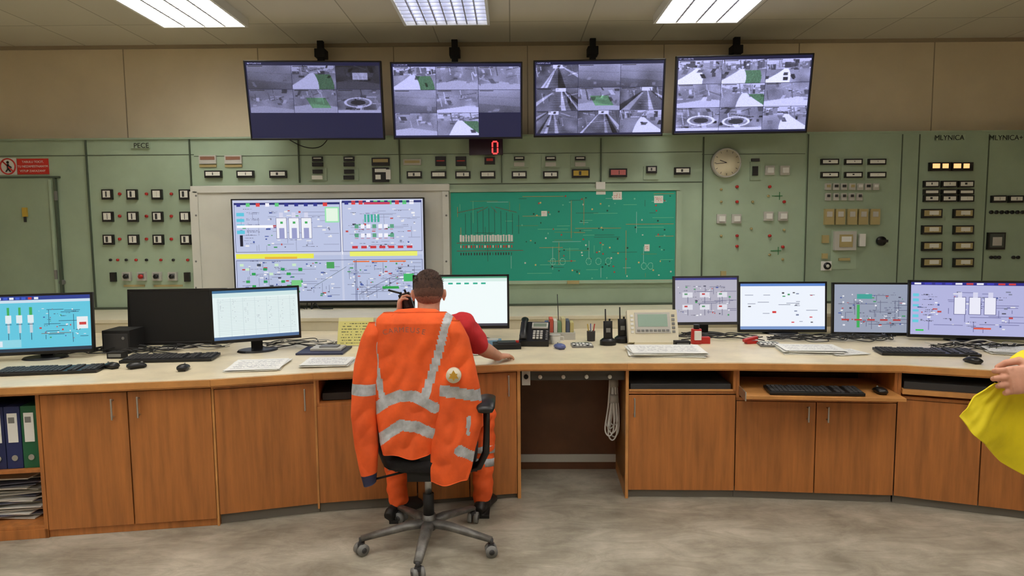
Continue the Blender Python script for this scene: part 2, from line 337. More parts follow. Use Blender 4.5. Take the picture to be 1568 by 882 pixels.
# ------------------------------------------------------------------ drawn (per-face coloured) flat graphics
class R:
    def __init__(s,w,h,bg): s.w=w;s.h=h;s.a=np.zeros((h,w,3)); s.a[:]=bg; s.sx=w; s.sy=h
    def rect(s,x0,y0,x1,y1,c):
        X0,X1=int(round(x0*s.w)),int(round(x1*s.w)); Y0,Y1=int(round(y0*s.h)),int(round(y1*s.h))
        s.a[max(0,Y0):max(Y1,Y0+1),max(0,X0):max(X1,X0+1)]=c
    def line(s,x0,y0,x1,y1,c,t=1):
        n=int(max(abs(x1-x0)*s.w,abs(y1-y0)*s.h))+1
        for i in range(n+1):
            k=i/n; X=int((x0+(x1-x0)*k)*s.w); Y=int((y0+(y1-y0)*k)*s.h)
            s.a[max(0,Y):Y+t,max(0,X):X+t]=c
    def frame(s,x0,y0,x1,y1,c):
        s.line(x0,y0,x1,y0,c);s.line(x0,y1,x1,y1,c);s.line(x0,y0,x0,y1,c);s.line(x1,y0,x1,y1,c)
    def text(s,x0,y0,x1,y1,c,rg,dens=0.55):
        X0,X1=int(x0*s.w),int(x1*s.w); Y0,Y1=int(y0*s.h),int(y1*s.h)
        y=Y0
        while y<max(Y1,Y0+1):
            for x in range(X0,X1):
                if rg.random()<dens: s.a[min(y,s.h-1),min(x,s.w-1)]=c
            y+=3
    def ui(s,x0,y0,x1,y1,bg,rg,n=40,lc=(120,120,140)):
        s.rect(x0,y0,x1,y1,bg); w=x1-x0;h=y1-y0
        for i in range(n//2):
            a=x0+w*rg.uniform(.05,.9); b=y0+h*rg.uniform(.15,.9); l=rg.uniform(.05,.35)
            if rg.random()<.6: s.line(a,b,min(x1-.01,a+w*l),b,lc)
            else: s.line(a,b,a,min(y1-.01,b+h*l),lc)
        for i in range(n):
            a=x0+w*rg.uniform(.04,.9); b=y0+h*rg.uniform(.12,.9)
            c=rg.choice([(240,240,245),(70,70,90),(60,150,90),(190,70,70),(70,90,160),(230,230,235),(120,125,150),(225,225,235)])
            s.rect(a,b,a+w*rg.uniform(.012,.045),b+h*rg.uniform(.015,.035),c)
        for i in range(n//3):
            a=x0+w*rg.uniform(.04,.8); b=y0+h*rg.uniform(.1,.9); s.text(a,b,a+w*.08,b+.001,(70,70,95),rg)
def pix(name,R_,o,ux,uy,material,parent=None):
    w,h=R_.w,R_.h; o=np.array(o);ux=np.array(ux);uy=np.array(uy)
    I,J=np.meshgrid(np.arange(w+1)/w,np.arange(h+1)/h)
    P=o[None,None]+I[...,None]*ux+J[...,None]*uy
    me=bpy.data.meshes.new(name); me.vertices.add((w+1)*(h+1)); me.vertices.foreach_set('co',P.reshape(-1).astype(np.float32))
    nf=w*h; me.loops.add(nf*4); me.polygons.add(nf)
    i,j=np.meshgrid(np.arange(w),np.arange(h)); a=(j*(w+1)+i)
    q=np.stack([a+(w+1),a+(w+2),a+1,a],-1).reshape(-1)
    me.loops.foreach_set('vertex_index',q.astype(np.int32)); me.polygons.foreach_set('loop_start',(np.arange(nf)*4).astype(np.int32))
    try: me.polygons.foreach_set('loop_total',np.full(nf,4,dtype=np.int32))
    except Exception: pass
    me.update(calc_edges=True)
    c=np.clip(R_.a/255.0,0,1); c=np.where(c<=0.04045,c/12.92,((c+0.055)/1.055)**2.4)
    c=np.concatenate([c,np.ones((h,w,1))],-1).reshape(-1,1,4); c=np.repeat(c,4,1).reshape(-1).astype(np.float32)
    at=me.color_attributes.new('Col','FLOAT_COLOR','CORNER'); at.data.foreach_set('color',c)
    me.materials.append(material)
    ob=bpy.data.objects.new(name,me); sc.collection.objects.link(ob)
    if parent: ob.parent=parent
    return ob

# ------------------------------------------------------------------ room shell
YW=6.2; YP=6.0
ZC=PY(784,65,YW).z
XL,XR,YB=-5.3,5.3,-2.6
b=B(); b.bx(XL,XR,YW,YW+.1,0,ZC,wallm)
for px in (-15,192,397,604,808,1016,1222,1428,1630):
    X=PY(px,140,YW).x
    if XL<X<XR: b.bx(X-.004,X+.004,YW-.003,YW,2.3,ZC,wseam)
b.bx(XL,XR,YW-.02,YW,ZC-.03,ZC,wseam)
b.obj('wall_back')
b=B(); b.bx(XL-.1,XL,YB,YW,0,ZC,wallm); b.obj('wall_left')
b=B(); b.bx(XR,XR+.1,YB,YW,0,ZC,wallm); b.obj('wall_right')
b=B(); b.bx(XL,XR,YB-.1,YB,0,ZC,wallm); b.obj('wall_front')
fm=mat('worn_grey_beige_floor',(166,158,141),0.45,var=0.16,scale=2.6,bump=0.05,bscale=14,col2=(194,187,170))
nt=fm.node_tree; bs=nt.nodes['Principled BSDF']; src=bs.inputs['Base Color'].links[0].from_socket
tc=nt.nodes.new('ShaderNodeTexCoord'); mp=nt.nodes.new('ShaderNodeMapping'); mp.inputs['Scale'].default_value=(.9,2.6,1); mp.inputs['Rotation'].default_value=(0,0,.5)
n3=nt.nodes.new('ShaderNodeTexNoise'); n3.inputs['Scale'].default_value=2.8; n3.inputs['Detail'].default_value=11; n3.inputs['Roughness'].default_value=.76; n3.inputs['Distortion'].default_value=1.4
cr=nt.nodes.new('ShaderNodeValToRGB'); cr.color_ramp.elements[0].position=.38; cr.color_ramp.elements[0].color=(.58,.56,.52,1); cr.color_ramp.elements[1].position=.58; cr.color_ramp.elements[1].color=(1,1,1,1)
mx_=nt.nodes.new('ShaderNodeMix'); mx_.data_type='RGBA'; mx_.blend_type='MULTIPLY'; mx_.inputs[0].default_value=.7
nt.links.new(tc.outputs['Object'],mp.inputs[0]); nt.links.new(mp.outputs[0],n3.inputs['Vector']); nt.links.new(n3.outputs['Fac'],cr.inputs[0]); nt.links.new(src,mx_.inputs[6]); nt.links.new(cr.outputs[0],mx_.inputs[7]); nt.links.new(mx_.outputs[2],bs.inputs['Base Color'])
b=B(); b.bx(XL,XR,YB,YW,-.1,0,fm); b.obj('floor')
cm=bpy.data.materials.new('ceiling_tiles'); cm.use_nodes=True; nt=cm.node_tree; bs=nt.nodes['Principled BSDF']; bs.inputs['Roughness'].default_value=.8
tc=nt.nodes.new('ShaderNodeTexCoord'); br=nt.nodes.new('ShaderNodeTexBrick'); br.offset=0.0; br.inputs['Scale'].default_value=1
br.inputs['Brick Width'].default_value=.62; br.inputs['Row Height'].default_value=.62; br.inputs['Mortar Size'].default_value=.005
br.inputs['Color1'].default_value=lin((212,205,188)); br.inputs['Color2'].default_value=lin((204,197,180)); br.inputs['Mortar'].default_value=lin((160,153,136))
nt.links.new(tc.outputs['Object'],br.inputs['Vector']); nt.links.new(br.outputs['Color'],bs.inputs['Base Color'])
b=B(); b.bx(XL,XR,YB,YW,ZC,ZC+.1,cm); b.obj('ceiling')

def luminaire(x0,yfar,strength,L=1.22,W=.62,dim=False):
    tm=mat('fluorescent_%g'%strength,(255,255,255),0.4,emit=(255,250,241) if not dim else (236,238,255),es=strength)
    lm=mat('louvre_aluminium',(210,212,220),0.35,metal=.3)
    b=B(); z=ZC
    if dim:
        b.bx(x0,x0+W,yfar-L,yfar,z-.006,z-.002,mat('reflector_tray',(200,202,216),.3,emit=(176,180,210),es=.3))
        for i in range(4): X=x0+W*(i+.5)/4; b.cyl((X,yfar-L+.02,z-.016),(X,yfar-.02,z-.016),.012,tm,seg=10)
    else: b.bx(x0,x0+W,yfar-L,yfar,z-.012,z-.002,tm)
    for (a,c,d,e) in ((x0-.02,x0,yfar-L-.02,yfar+.02),(x0+W,x0+W+.02,yfar-L-.02,yfar+.02),(x0,x0+W,yfar,yfar+.02),(x0,x0+W,yfar-L-.02,yfar-L)):
        b.bx(a,c,d,e,z-.065,z,white)
    nb=4 if not dim else 8
    for i in range(1,nb):
        X=x0+W*i/nb; b.bx(X-(.008 if not dim else .005),X+(.008 if not dim else .005),yfar-L,yfar,z-.06,z-.03,lm)
    for j in range(1,14):
        Y=yfar-L*j/14; b.bx(x0,x0+W,Y-.004,Y+.004,z-.06,z-.03,lm)
    return b.obj('ceiling_light')
yf=PZ(684,25,ZC).y
luminaire(PZ(248,27,ZC).x,yf,13.0); luminaire(PZ(622,25,ZC).x,yf,7.0,dim=True); luminaire(PZ(1007,19,ZC).x,yf,13.0)
for yy in (yf-2.5,yf-5.0):
    for xa in (-4.3,-2.5,-.7,1.2,3.1): luminaire(xa,yy,12.0)

# ------------------------------------------------------------------ instrument panel
panel=empty('instrument_panel')
ztopL=PY(560,211,YP).z
b=B(); b.bx(XL,XR,YP,YW,0,ztopL,sage)
X1=PY(1233,300,YP).x
b.bx(X1,XR,YP-.015,YP,0,ztopL,sage2)
b.bx(XL,XR,YP-.02,YW,ztopL,ztopL+.015,sage2)
b.obj('panel_body',panel)
b=B()
def vs(px,y0,y1,w=.009):
    p=PY(px,(y0+y1)/2,YP); b.bx(p.x-w/2,p.x+w/2,YP-.019,YP-.0001,PY(px,y1,YP).z,PY(px,y0,YP).z,seam)
def hs(py,x0,x1,w=.008):
    p0=PY(x0,py,YP);p1=PY(x1,py,YP); b.bx(p0.x,p1.x,YP-.004,YP-.0001,(p0.z+p1.z)/2-w/2,(p0.z+p1.z)/2+w/2,seam)
for px,y0,y1 in ((140,214,480),(297,212,480),(458,212,280),(612,212,280),(768,212,280),(920,212,280),(1075,210,475),(1233,206,475),(1375,206,475),(1401,206,475),(1506,206,475)):
    vs(px,y0,y1)
hs(238,0,297,.006);hs(282,297,1075);hs(236,297,1075,.004); hs(236,1075,1233,.004)
b.obj('panel_seams',panel)
def wr(b,x0,y0,x1,y1,m,d0=0.0,d1=0.012,yp=YP):
    cx,cy=(x0+x1)/2,(y0+y1)/2; c=PY(cx,cy,yp); w=(PY(x1,cy,yp)-PY(x0,cy,yp)).x; h=(PY(cx,y0,yp)-PY(cx,y1,yp)).z
    b.bx(c.x-w/2,c.x+w/2,yp-d1,yp-d0,c.z-h/2,c.z+h/2,m); return c,w,h
def disc(b,x,y,rpx,m,d0=0,d1=.012,yp=YP):
    c=PY(x,y,yp); b.cyl((c.x,yp-d0,c.z),(c.x,yp-d1,c.z),rpx*YP/FPX,m,seg=16)
b=B()
wr(b,297,284,689,470,whitef,0,.02); b.obj('television_backing_frame',panel,.004)
b=B()
for (x0,y0,x1,y1) in ((297,284,689,294),(297,294,309,470),(679,294,689,470)): wr(b,x0,y0,x1,y1,whitef,.02,.035)
for x in (303,684):
    for y in (300,330,400,440): disc(b,x,y,1.5,grey,.035,.038)
b.obj('backing_frame_trim',panel,.003)
b=B(); wr(b,689,288,1040,434,sage2,0,.012); 
for (x0,y0,x1,y1) in ((689,288,1040,293),(1034,293,1042,432),(689,429,1042,434)): wr(b,x0,y0,x1,y1,sage,.012,.03)
wr(b,690,442,1030,474,sage2,0,.006); wr(b,868,429,886,434,tan,.03,.05)
b.obj('mimic_board_surround',panel)
b=B(); wr(b,-60,272,92,452,sage2,0,.025); wr(b,-60,270.5,93,273.5,seam,0,.03); wr(b,90,272,93.5,452,seam,0,.032); wr(b,84,276,88,450,sage,.025,.04)
for y in (300,420): wr(b,88,y-7,92,y+7,grey,.03,.045)
wr(b,39,318,46,332,yellowm,.025,.045); wr(b,41,332,44,340,dgrey,.025,.04); disc(b,97,432,4,grey,0,.03); b.obj('panel_door',panel,.002)

def meter(b,x,y,w,h,face=meterw,fr=blackp,yp=YP,needle=True):
    wr(b,x-w/2,y-h/2,x+w/2,y+h/2,fr,0,.03,yp)
    wr(b,x-w/2+2.2,y-h/2+2,x+w/2-2.2,y+h/2-(2 if h<11 else 3.2),face,.03,.032,yp)
    if needle and h>8: wr(b,x-.4+random.uniform(-3,3),y-h/2+3,x+.6,y+h/2-4,dgrey,.032,.033,yp)
rg=random.Random(3)
b=B()
for ry in (298,332,367):
    for i,cx in enumerate((166,204,242,284)):
        meter(b,cx+(ry-298)*.03,ry,15.5,15.5)
    for cx in (184,225,263): disc(b,cx,ry-1,2.2,red,0,.015)
for i,cx in enumerate((166,177,190,205,221,243,262,284)):
    disc(b,cx+4,398,2.0,red if i%2 else blackp,0,.015)
for i,cx in enumerate((175,196,219,242,266,288)):
    if i in (0,5): wr(b,cx-4,417,cx+4,431,blackp,0,.03)
    else: meter(b,cx,423,13,13,grey,lgrey,needle=False); disc(b,cx,423,3.4,red if i==2 else blackp,.03,.05)
wr(b,190,436,222,439,tan,0,.006); wr(b,236,436,280,439,tan,0,.006)
b.obj('panel_meters_left_field',panel)
b=B()
for cx in (319,358): wr(b,cx-13,238,cx+13,251,lgrey,0,.02); wr(b,cx-11,240,cx+11,245,mat('brown_scale',(140,100,80),.5),.02,.022); wr(b,cx-13,252,cx+13,256,tan,0,.01)
for cx in (328,377,427): meter(b,cx,267,26,11)
for cx in (487,535):
    wr(b,cx-8,240,cx+8,247,blackp,0,.025); wr(b,cx-8,249,cx+8,255,blackp,0,.025); wr(b,cx-6,242,cx+6,243.5,meterw,.025,.027)
    wr(b,cx-14,258,cx+14,277,sage,0,.01); wr(b,cx-7,260,cx+8,266,blackp,.01,.03); wr(b,cx-8,269,cx+8,275,blackp if cx>500 else meterw,.01,.03)
wr(b,570,242,597,254,blackp,0,.03); wr(b,572,244,595,249,tan,.03,.032); wr(b,571,257,596,279,blackp,0,.03); wr(b,575,259,592,264,meterw,.03,.032); wr(b,576,268,584,275,meterw,.03,.032); wr(b,592,260,599,275,white,.0,.035)
wr(b,618,244,645,253,lgrey,0,.02); wr(b,620,246,643,250,tan,.02,.022)
for cx in (675,706): wr(b,cx-8,240,cx+8,254,blackp,0,.03); wr(b,cx-6,246,cx+6,247.5,red,.03,.032)
wr(b,742,241,758,252,blackp,0,.03); wr(b,745,243,755,247,red,.03,.032)
for cx in (635,672,709,747,795,843): meter(b,cx,268,23,11)
for cx in (675,706): wr(b,cx-8,255,cx+8,260,sage,0,.02)
for cx in (795,843,888):
    wr(b,cx-14,238,cx+14,257,sage,0,.012); wr(b,cx-8,240,cx+8,246,blackp,.012,.03); wr(b,cx-8,249,cx+8,255,lgrey,.012,.03); wr(b,cx-6,241.5,cx+6,243.5,meterw,.03,.032)
meter(b,889,266,27,13,yellowm); meter(b,946,265,27,13,mat('pink_scale',(200,110,110),.5)); meter(b,997,260,16,11,lgrey); wr(b,985,255,1009,275,sage,0,.01); meter(b,1044,262,24,11)
wr(b,912,279,926,290,white,0,.034)
b.obj('panel_meters_upper_strip',panel)
b=B()
for (x,y) in ((1178,261),(1201,261),(1104,335),(1127,335),(1176,331),(1198,331)):
    wr(b,x-7,y-7,x+7,y+7,lgrey,0,.02); wr(b,x-4,y-4,x+5,y+4,white,.02,.03)
wr(b,1148,248,1164,276,sage2,0,.012); wr(b,1151,255,1159,269,blackp,.012,.03); wr(b,1150,243,1162,247,dgrey,0,.02); wr(b,1103,415,1111,424,tan,0,.02)
for (x,y) in ((1128,286),(1178,286),(1128,361),(1128,309),(1200,309),(1178,361),(1198,378),(1128,377)): disc(b,x,y,2.2,red,0,.02)
for (x,y) in ((1104,290),(1104,309),(1152,309),(1104,361),(1150,350),(1176,300),(1200,352),(1178,390),(1198,397)): disc(b,x,y,1.8,tan,0,.015)
for (x,y) in ((1190,300),(1188,384)): wr(b,x-8,y-.6,x+8,y+.6,mat('green_busbar',(60,130,80),.5),0,.004); wr(b,x+3,y-6,x+4,y+6,MATS['green_busbar'],0,.004)
yq=YP-.015
for cx in (1269,1305,1341):
    wr(b,cx-16,242,cx+16,276,sage,0,.005,yq)
    for cy in (248,268): meter(b,cx,cy,27,9,yp=yq)
for cx in (1267,1279,1291,1304,1316,1328,1340): wr(b,cx-4.5,281,cx+4.5,291,lgrey,0,.02,yq); wr(b,cx-2.5,283,cx+2.5,287,rg.choice([tan,white,dgrey]),.02,.03,yq)
for cx in (1267,1279,1291,1303,1315): wr(b,cx-4,296,cx+4,307,lgrey,0,.02,yq); wr(b,cx-2,298,cx+2,302,dgrey,.02,.03,yq)
for cx in (1268,1285,1303,1320,1338): wr(b,cx-7,320,cx+7,344,tan,0,.03,yq); wr(b,cx-4,324,cx+4,332,lgrey,.03,.035,yq)
wr(b,1272,352,1311,412,sage,0,.006,yq); wr(b,1275,354,1308,383,lgrey,.0,.04,yq); wr(b,1282,359,1302,378,tan,.04,.045,yq); wr(b,1285,362,1300,370,white,.045,.047,yq); wr(b,1283,395,1300,399,tan,.006,.02,yq)
wr(b,1314,358,1323,377,white,0,.03,yq); wr(b,1257,400,1272,414,white,0,.015,yq); disc(b,1265,407,5.5,blackp,.015,.03,yq); disc(b,1265,407,2.5,white,.03,.035,yq)
disc(b,1348,369,7,blackp,0,.03,yq); wr(b,1340,367,1356,371,blackp,.03,.045,yq)
wr(b,1258,360,1268,372,tan,0,.02,yq); wr(b,1258,388,1266,396,tan,0,.02,yq)
lampm=mat('lit_amber_window',(255,190,120),.4,emit=(255,196,130),es=1.1)
for cx in (1438,1470):
    wr(b,cx-17,249,cx+17,262,blackp,0,.03,yq)
    for k in range(2): wr(b,cx-13+k*15,251,cx-2+k*13,258,lampm,.03,.032,yq)
for cy in (283,305):
    for cx in (1424,1451,1477): meter(b,cx,cy-1,23,10,yp=yq)
for cx in (1424,1451,1477): meter(b,cx,294,23,8,yp=yq)
for cy in (327,352,377,402):
    for cx in (1425,1473): meter(b,cx,cy,30,14,tan,yp=yq); wr(b,cx-5,cy-4,cx+9,cy+2,meterw,.032,.034,yq)
for cx in (1527,1553): meter(b,cx,305,22,11,yp=yq)
for cx in (1517,1525,1533,1541,1549,1557,1565): disc(b,cx,325,2.8,blackp,0,.015,yq)
meter(b,1523,369,26,26,mat('recorder_glass',(70,78,74),.3),needle=False,yp=yq); wr(b,1516,363,1530,376,lgrey,.032,.035,yq)
for cx in (1517,1523,1529,1551,1558): disc(b,cx,394,2.5,blackp,0,.015,yq)
b.obj('panel_meters_right_field',panel)
txt=mat('engraved_black_text',(20,24,20),.6)
for s_,x,y in (('PECE',216,223),('MLYNICA',1454,211),('MLYNICA+',1541,211)):
    p=PY(x,y,YP-.026); hwp=14 if s_=='PECE' else 22
    b=B(); wr(b,x-hwp,y-4.5,x+hwp,y+4.5,sage,0,.021); b.obj('label_plate',panel)
    text('label_'+s_.strip('+').lower(),s_,.06,(p.x,YP-.024,p.z),txt,panel)
sg=empty('warning_sign')
b=B(); wr(b,-2,242,26,268,white,0,.006); wr(b,27,243,75,267,mat('sign_red',(206,44,34),.5),0,.006); b.obj('sign_plates',sg)
c=PY(13,255,YP)
b=B(); 
pts=[(c.x+.065*math.cos(t),YP-.008,c.z+.065*math.sin(t)) for t in np.linspace(0,2*math.pi,33)]
b.loft(pts,[.006]*33,MATS['sign_red'],6,ref=(0,1,0)); b.cyl((c.x-.045,YP-.008,c.z+.045),(c.x+.045,YP-.008,c.z-.045),.006,MATS['sign_red'],seg=6)
b.cyl((c.x,YP-.007,c.z-.03),(c.x,YP-.007,c.z+.02),.009,blackp,seg=6); b.ell((c.x,YP-.007,c.z+.035),(.012,.003,.012),blackp)
b.cyl((c.x,YP-.007,c.z+.01),(c.x+.03,YP-.007,c.z-.01),.005,blackp,seg=6); b.cyl((c.x,YP-.007,c.z-.02),(c.x-.02,YP-.007,c.z-.045),.006,blackp,seg=6); b.cyl((c.x,YP-.007,c.z-.02),(c.x+.02,YP-.007,c.z-.045),.006,blackp,seg=6)
b.obj('sign_pictogram',sg)
for k,s_ in enumerate(('TABULU TOCIT,','TU NEZAMESTNANYM','VSTUP ZAKAZANY')):
    p=PY(51,248+7*k,YP); text('sign_text_%d'%k,s_,.026,(p.x,YP-.0075,p.z),white,sg)
b=B(); c,w,h=wr(b,719,214,770,238,mat('led_case',(46,24,44),.35),.012,.07); led=mat('led_red',(255,40,40),.4,emit=(255,60,60),es=2.2)
c=PY(758,226,YP-.07)
for dx in (-.022,.022):
    for dz in (-.024,.024): b.bx(c.x+dx-.006,c.x+dx+.006,YP-.073,YP-.07,c.z+dz-.02,c.z+dz+.02,led)
for dz in (-.05,.05): b.bx(c.x-.018,c.x+.018,YP-.073,YP-.07,c.z+dz-.006,c.z+dz+.006,led)
b.obj('led_digit_counter')
b=B(); c=PY(1110,250,YP); rc=22*YP/FPX
b.cyl((c.x,YP,c.z),(c.x,YP-.05,c.z),rc,lgrey,seg=48); b.cyl((c.x,YP-.05,c.z),(c.x,YP-.052,c.z),rc*.9,mat('clock_face',(240,232,204),.5),seg=48)
pts=[(c.x+rc*.95*math.cos(t),YP-.052,c.z+rc*.95*math.sin(t)) for t in np.linspace(0,2*math.pi,49)]
b.loft(pts,[.006]*49,lgrey,8,ref=(0,1,0))
for k in range(12):
    t=k*math.pi/6; b.cyl((c.x+rc*.72*math.sin(t),YP-.053,c.z+rc*.72*math.cos(t)),(c.x+rc*.84*math.sin(t),YP-.053,c.z+rc*.84*math.cos(t)),.002,dgrey,seg=5)
for a,l,w_ in ((math.radians(-70),.5,.003),(math.radians(-95),.75,.002)):
    b.cyl((c.x,YP-.055,c.z),(c.x+rc*l*math.sin(a),YP-.055,c.z+rc*l*math.cos(a)),w_,dgrey,seg=6)
b.obj('wall_clock')

# mimic board
rg=random.Random(11)
W_,H_=430,170; g=(34,164,140); r=R(W_,H_,g)
def mx(x): return (x-690)/343.0
def my(y): return (y-296)/134.0
lc=[(110,196,156),(180,150,96),(50,110,94),(150,200,190),(110,150,100)]
for i in range(66):
    x=rg.uniform(700,1020);y=rg.uniform(305,422);l=rg.uniform(8,46)
    c_=rg.choice(lc)
    if rg.random()<.55: r.line(mx(x),my(y),mx(min(x+l,1030)),my(y),c_)
    else: r.line(mx(x),my(y),mx(x),my(min(y+l*.8,425)),c_)
for x0,y0,x1,y1 in ((800,303,862,303),(874,310,874,365),(880,351,950,351),(893,305,893,345),(700,318,700,332),(958,345,1030,345),(958,355,958,420),(825,379,860,379),(1000,300,1030,300)): r.line(mx(x0),my(y0),mx(x1),my(y1),(180,140,80))
for k in range(10):
    x=712+k*9; r.line(mx(x),my(320+abs(k-4)*2),mx(x),my(358),(50,90,80))
for k in range(4): r.line(mx(700+k*30),my(326),mx(740+k*6),my(318),(120,80,60))
for k in range(20): 
    x=703+k*4.1; r.rect(mx(x),my(359+(k%2)),mx(x+3),my(369),(225,225,220))
    r.rect(mx(x+.5),my(375),mx(x+2.4),my(379),(200,60,50) if k%3 else (230,230,220)); r.rect(mx(x+.5),my(386),mx(x+2),my(390),(60,40,40))
r.line(mx(698),my(371),mx(785),my(371),(150,60,50)); r.line(mx(698),my(383),mx(800),my(383),(150,60,50))
for i in range(95):
    x=rg.uniform(795,1028);y=rg.uniform(300,425); c_=rg.choice([(215,220,210),(180,70,60),(30,70,56),(210,190,120),(30,80,60),(120,200,170)])
    r.rect(mx(x),my(y),mx(x+2.2),my(y+2.2),c_)
for x,y,w,h in ((1000,303,14,11),(937,297,14,12),(912,292,14,9),(828,324,9,8),(986,376,8,10)): r.rect(mx(x),my(y),mx(x+w),my(y+h),(232,228,220)); r.text(mx(x+2),my(y+3),mx(x+w-2),my(y+h-3),(200,90,80),rg)
for cx in (900,915,930,985,995,845,860):
    cy=400 if cx<980 else 408
    for t in np.linspace(0,6.28,30): r.rect(mx(cx+4*math.cos(t)),my(cy+5*math.sin(t)),mx(cx+4*math.cos(t)),my(cy+5*math.sin(t)),(150,215,190))
a=PY(690,296,YP-.02); bb=PY(1033,429,YP-.02); zt=(a.z+PY(1033,291,YP-.02).z)/2
mb=empty('mimic_board'); 
b=B(); b.bx(a.x,bb.x,YP-.018,YP-.012,bb.z,zt,mat('mimic_back',(30,150,124),.4)); b.obj('board_plate',mb)
pix('board_diagram',r,(a.x,YP-.0195,zt),(bb.x-a.x,0,0),(0,0,bb.z-zt),PRINT,mb)

# ------------------------------------------------------------------ big television
rg=random.Random(5)
r=R(440,236,(196,202,226))
def tx(x): return (x-359)/291.0
def ty(y): return (y-307)/155.0
bgc=(186,195,226)
for (x0,x1) in ((361,523),(526,648)):
    r.ui(tx(x0),ty(311),tx(x1),ty(386),bgc,rg,50,(140,146,176)); r.ui(tx(x0),ty(392),tx(x1),ty(462),(180,190,220),rg,70,(120,126,156))
for x0,x1,y in ((361,523,311),(526,648,309)):
    r.rect(tx(x0),ty(y),tx(x1),ty(y+3),(30,40,110)); 
    for k in range(10): r.rect(tx(x0+4+k*(x1-x0)/11),ty(y),tx(x0+10+k*(x1-x0)/11),ty(y+6),rg.choice([(240,240,250),(40,50,140),(40,50,140),(220,60,60),(90,200,120)]))
r.rect(tx(560),ty(311),tx(600),ty(315),(200,60,90)); r.rect(tx(500),ty(318),tx(522),ty(342),(150,225,175)); r.rect(tx(502),ty(320),tx(520),ty(340),(226,244,226))
for k in range(3):
    x=425+k*19; r.rect(tx(x),ty(334),tx(x+16),ty(366),(236,238,246)); r.frame(tx(x),ty(334),tx(x+16),ty(366),(110,110,150)); r.rect(tx(x+5),ty(326),tx(x+11),ty(334),(210,212,235)); r.rect(tx(x+4),ty(350),tx(x+12),ty(366),(150,155,200)); r.rect(tx(x+6),ty(340),tx(x+10),ty(343),(60,170,90))
for k in range(4):
    y=326+k*9; r.rect(tx(364),ty(y),tx(376),ty(y+5),(90,195,220)); r.text(tx(380),ty(y),tx(400),ty(y+3),(60,60,100),rg)
r.rect(tx(364),ty(345),tx(420),ty(349),(250,250,255)); r.rect(tx(368),ty(360),tx(373),ty(377),(20,20,40))
r.rect(tx(361),ty(389),tx(481),ty(396),(232,232,80)); r.rect(tx(536),ty(386),tx(640),ty(394),(232,236,110)); r.rect(tx(405),ty(394),tx(455),ty(397),(230,180,60))
for k in range(7): r.rect(tx(540+k*14),ty(378),tx(549+k*14),ty(382),(200,50,60))
for k in range(2):
    for j in range(7): r.rect(tx(545+j*9),ty(345+k*14),tx(551+j*9),ty(351+k*14),(90,160,130) if j%3==0 else (240,240,250)); r.rect(tx(545+j*9),ty(352+k*14),tx(550+j*9),ty(353+k*14),(190,60,60))
for k in range(5): r.rect(tx(560+k*5),ty(330),tx(563+k*5),ty(342),(60,170,150))
for k in range(22): r.rect(tx(366+(k%11)*9),ty(404+(k%3)*7+(k//11)*26),tx(372+(k%11)*9),ty(408+(k%3)*7+(k//11)*26),rg.choice([(40,160,80),(40,150,90),(60,70,90),(200,230,200)]))
r.line(tx(550),ty(452),tx(600),ty(426),(60,60,90)); r.line(tx(600),ty(426),tx(640),ty(420),(60,60,90)); r.line(tx(560),ty(456),tx(610),ty(430),(60,60,90)); r.line(tx(480),ty(440),tx(530),ty(410),(70,90,90))
r.rect(tx(585),ty(440),tx(610),ty(444),(40,160,70)); r.rect(tx(618),ty(421),tx(634),ty(433),(60,180,100)); r.rect(tx(445),ty(430),tx(460),ty(440),(120,200,130)); r.rect(tx(500),ty(402),tx(512),ty(412),(70,160,90))
for k in range(3): r.rect(tx(541+k*28),ty(401),tx(566+k*28),ty(403),(230,110,50))
for (x0,x1,y0,y1) in ((361,523,311,386),(526,648,311,386),(361,544,399,462),(546,648,399,462)): r.frame(tx(x0),ty(y0),tx(x1),ty(y1),(50,55,110))
r.line(tx(524.5),ty(307),tx(524.5),ty(390),(245,245,250),2)
tv=empty('large_wall_television')
Yt=YP-.12
c0=PY(504,384,Yt); w=(PY(651,384,Yt)-PY(357,384,Yt)).x; h=(PY(504,304,Yt)-PY(504,464,Yt)).z
b=B(); b.bx(c0.x-w/2,c0.x+w/2,Yt,Yt+.045,c0.z-h/2,c0.z+h/2,blackp)
for s_ in (-1,1): b.bx(c0.x+s_*(w/2-.006)-.006,c0.x+s_*(w/2-.006)+.006,Yt-.006,Yt,c0.z-h/2,c0.z+h/2,blackp)
b.bx(c0.x-w/2,c0.x+w/2,Yt-.006,Yt,c0.z+h/2-.012,c0.z+h/2,blackp); b.bx(c0.x-w/2,c0.x+w/2,Yt-.006,Yt,c0.z-h/2,c0.z-h/2+.018,blackp)
b.bx(c0.x-.3,c0.x+.3,Yt+.045,YP-.021,c0.z-.2,c0.z+.2,blackm); b.obj('television_body',tv,.003)
pix('television_picture',r,(c0.x-w/2+.012,Yt-.002,c0.z+h/2-.012),(w-.024,0,0),(0,0,-(h-.03)),SCREEN,tv)

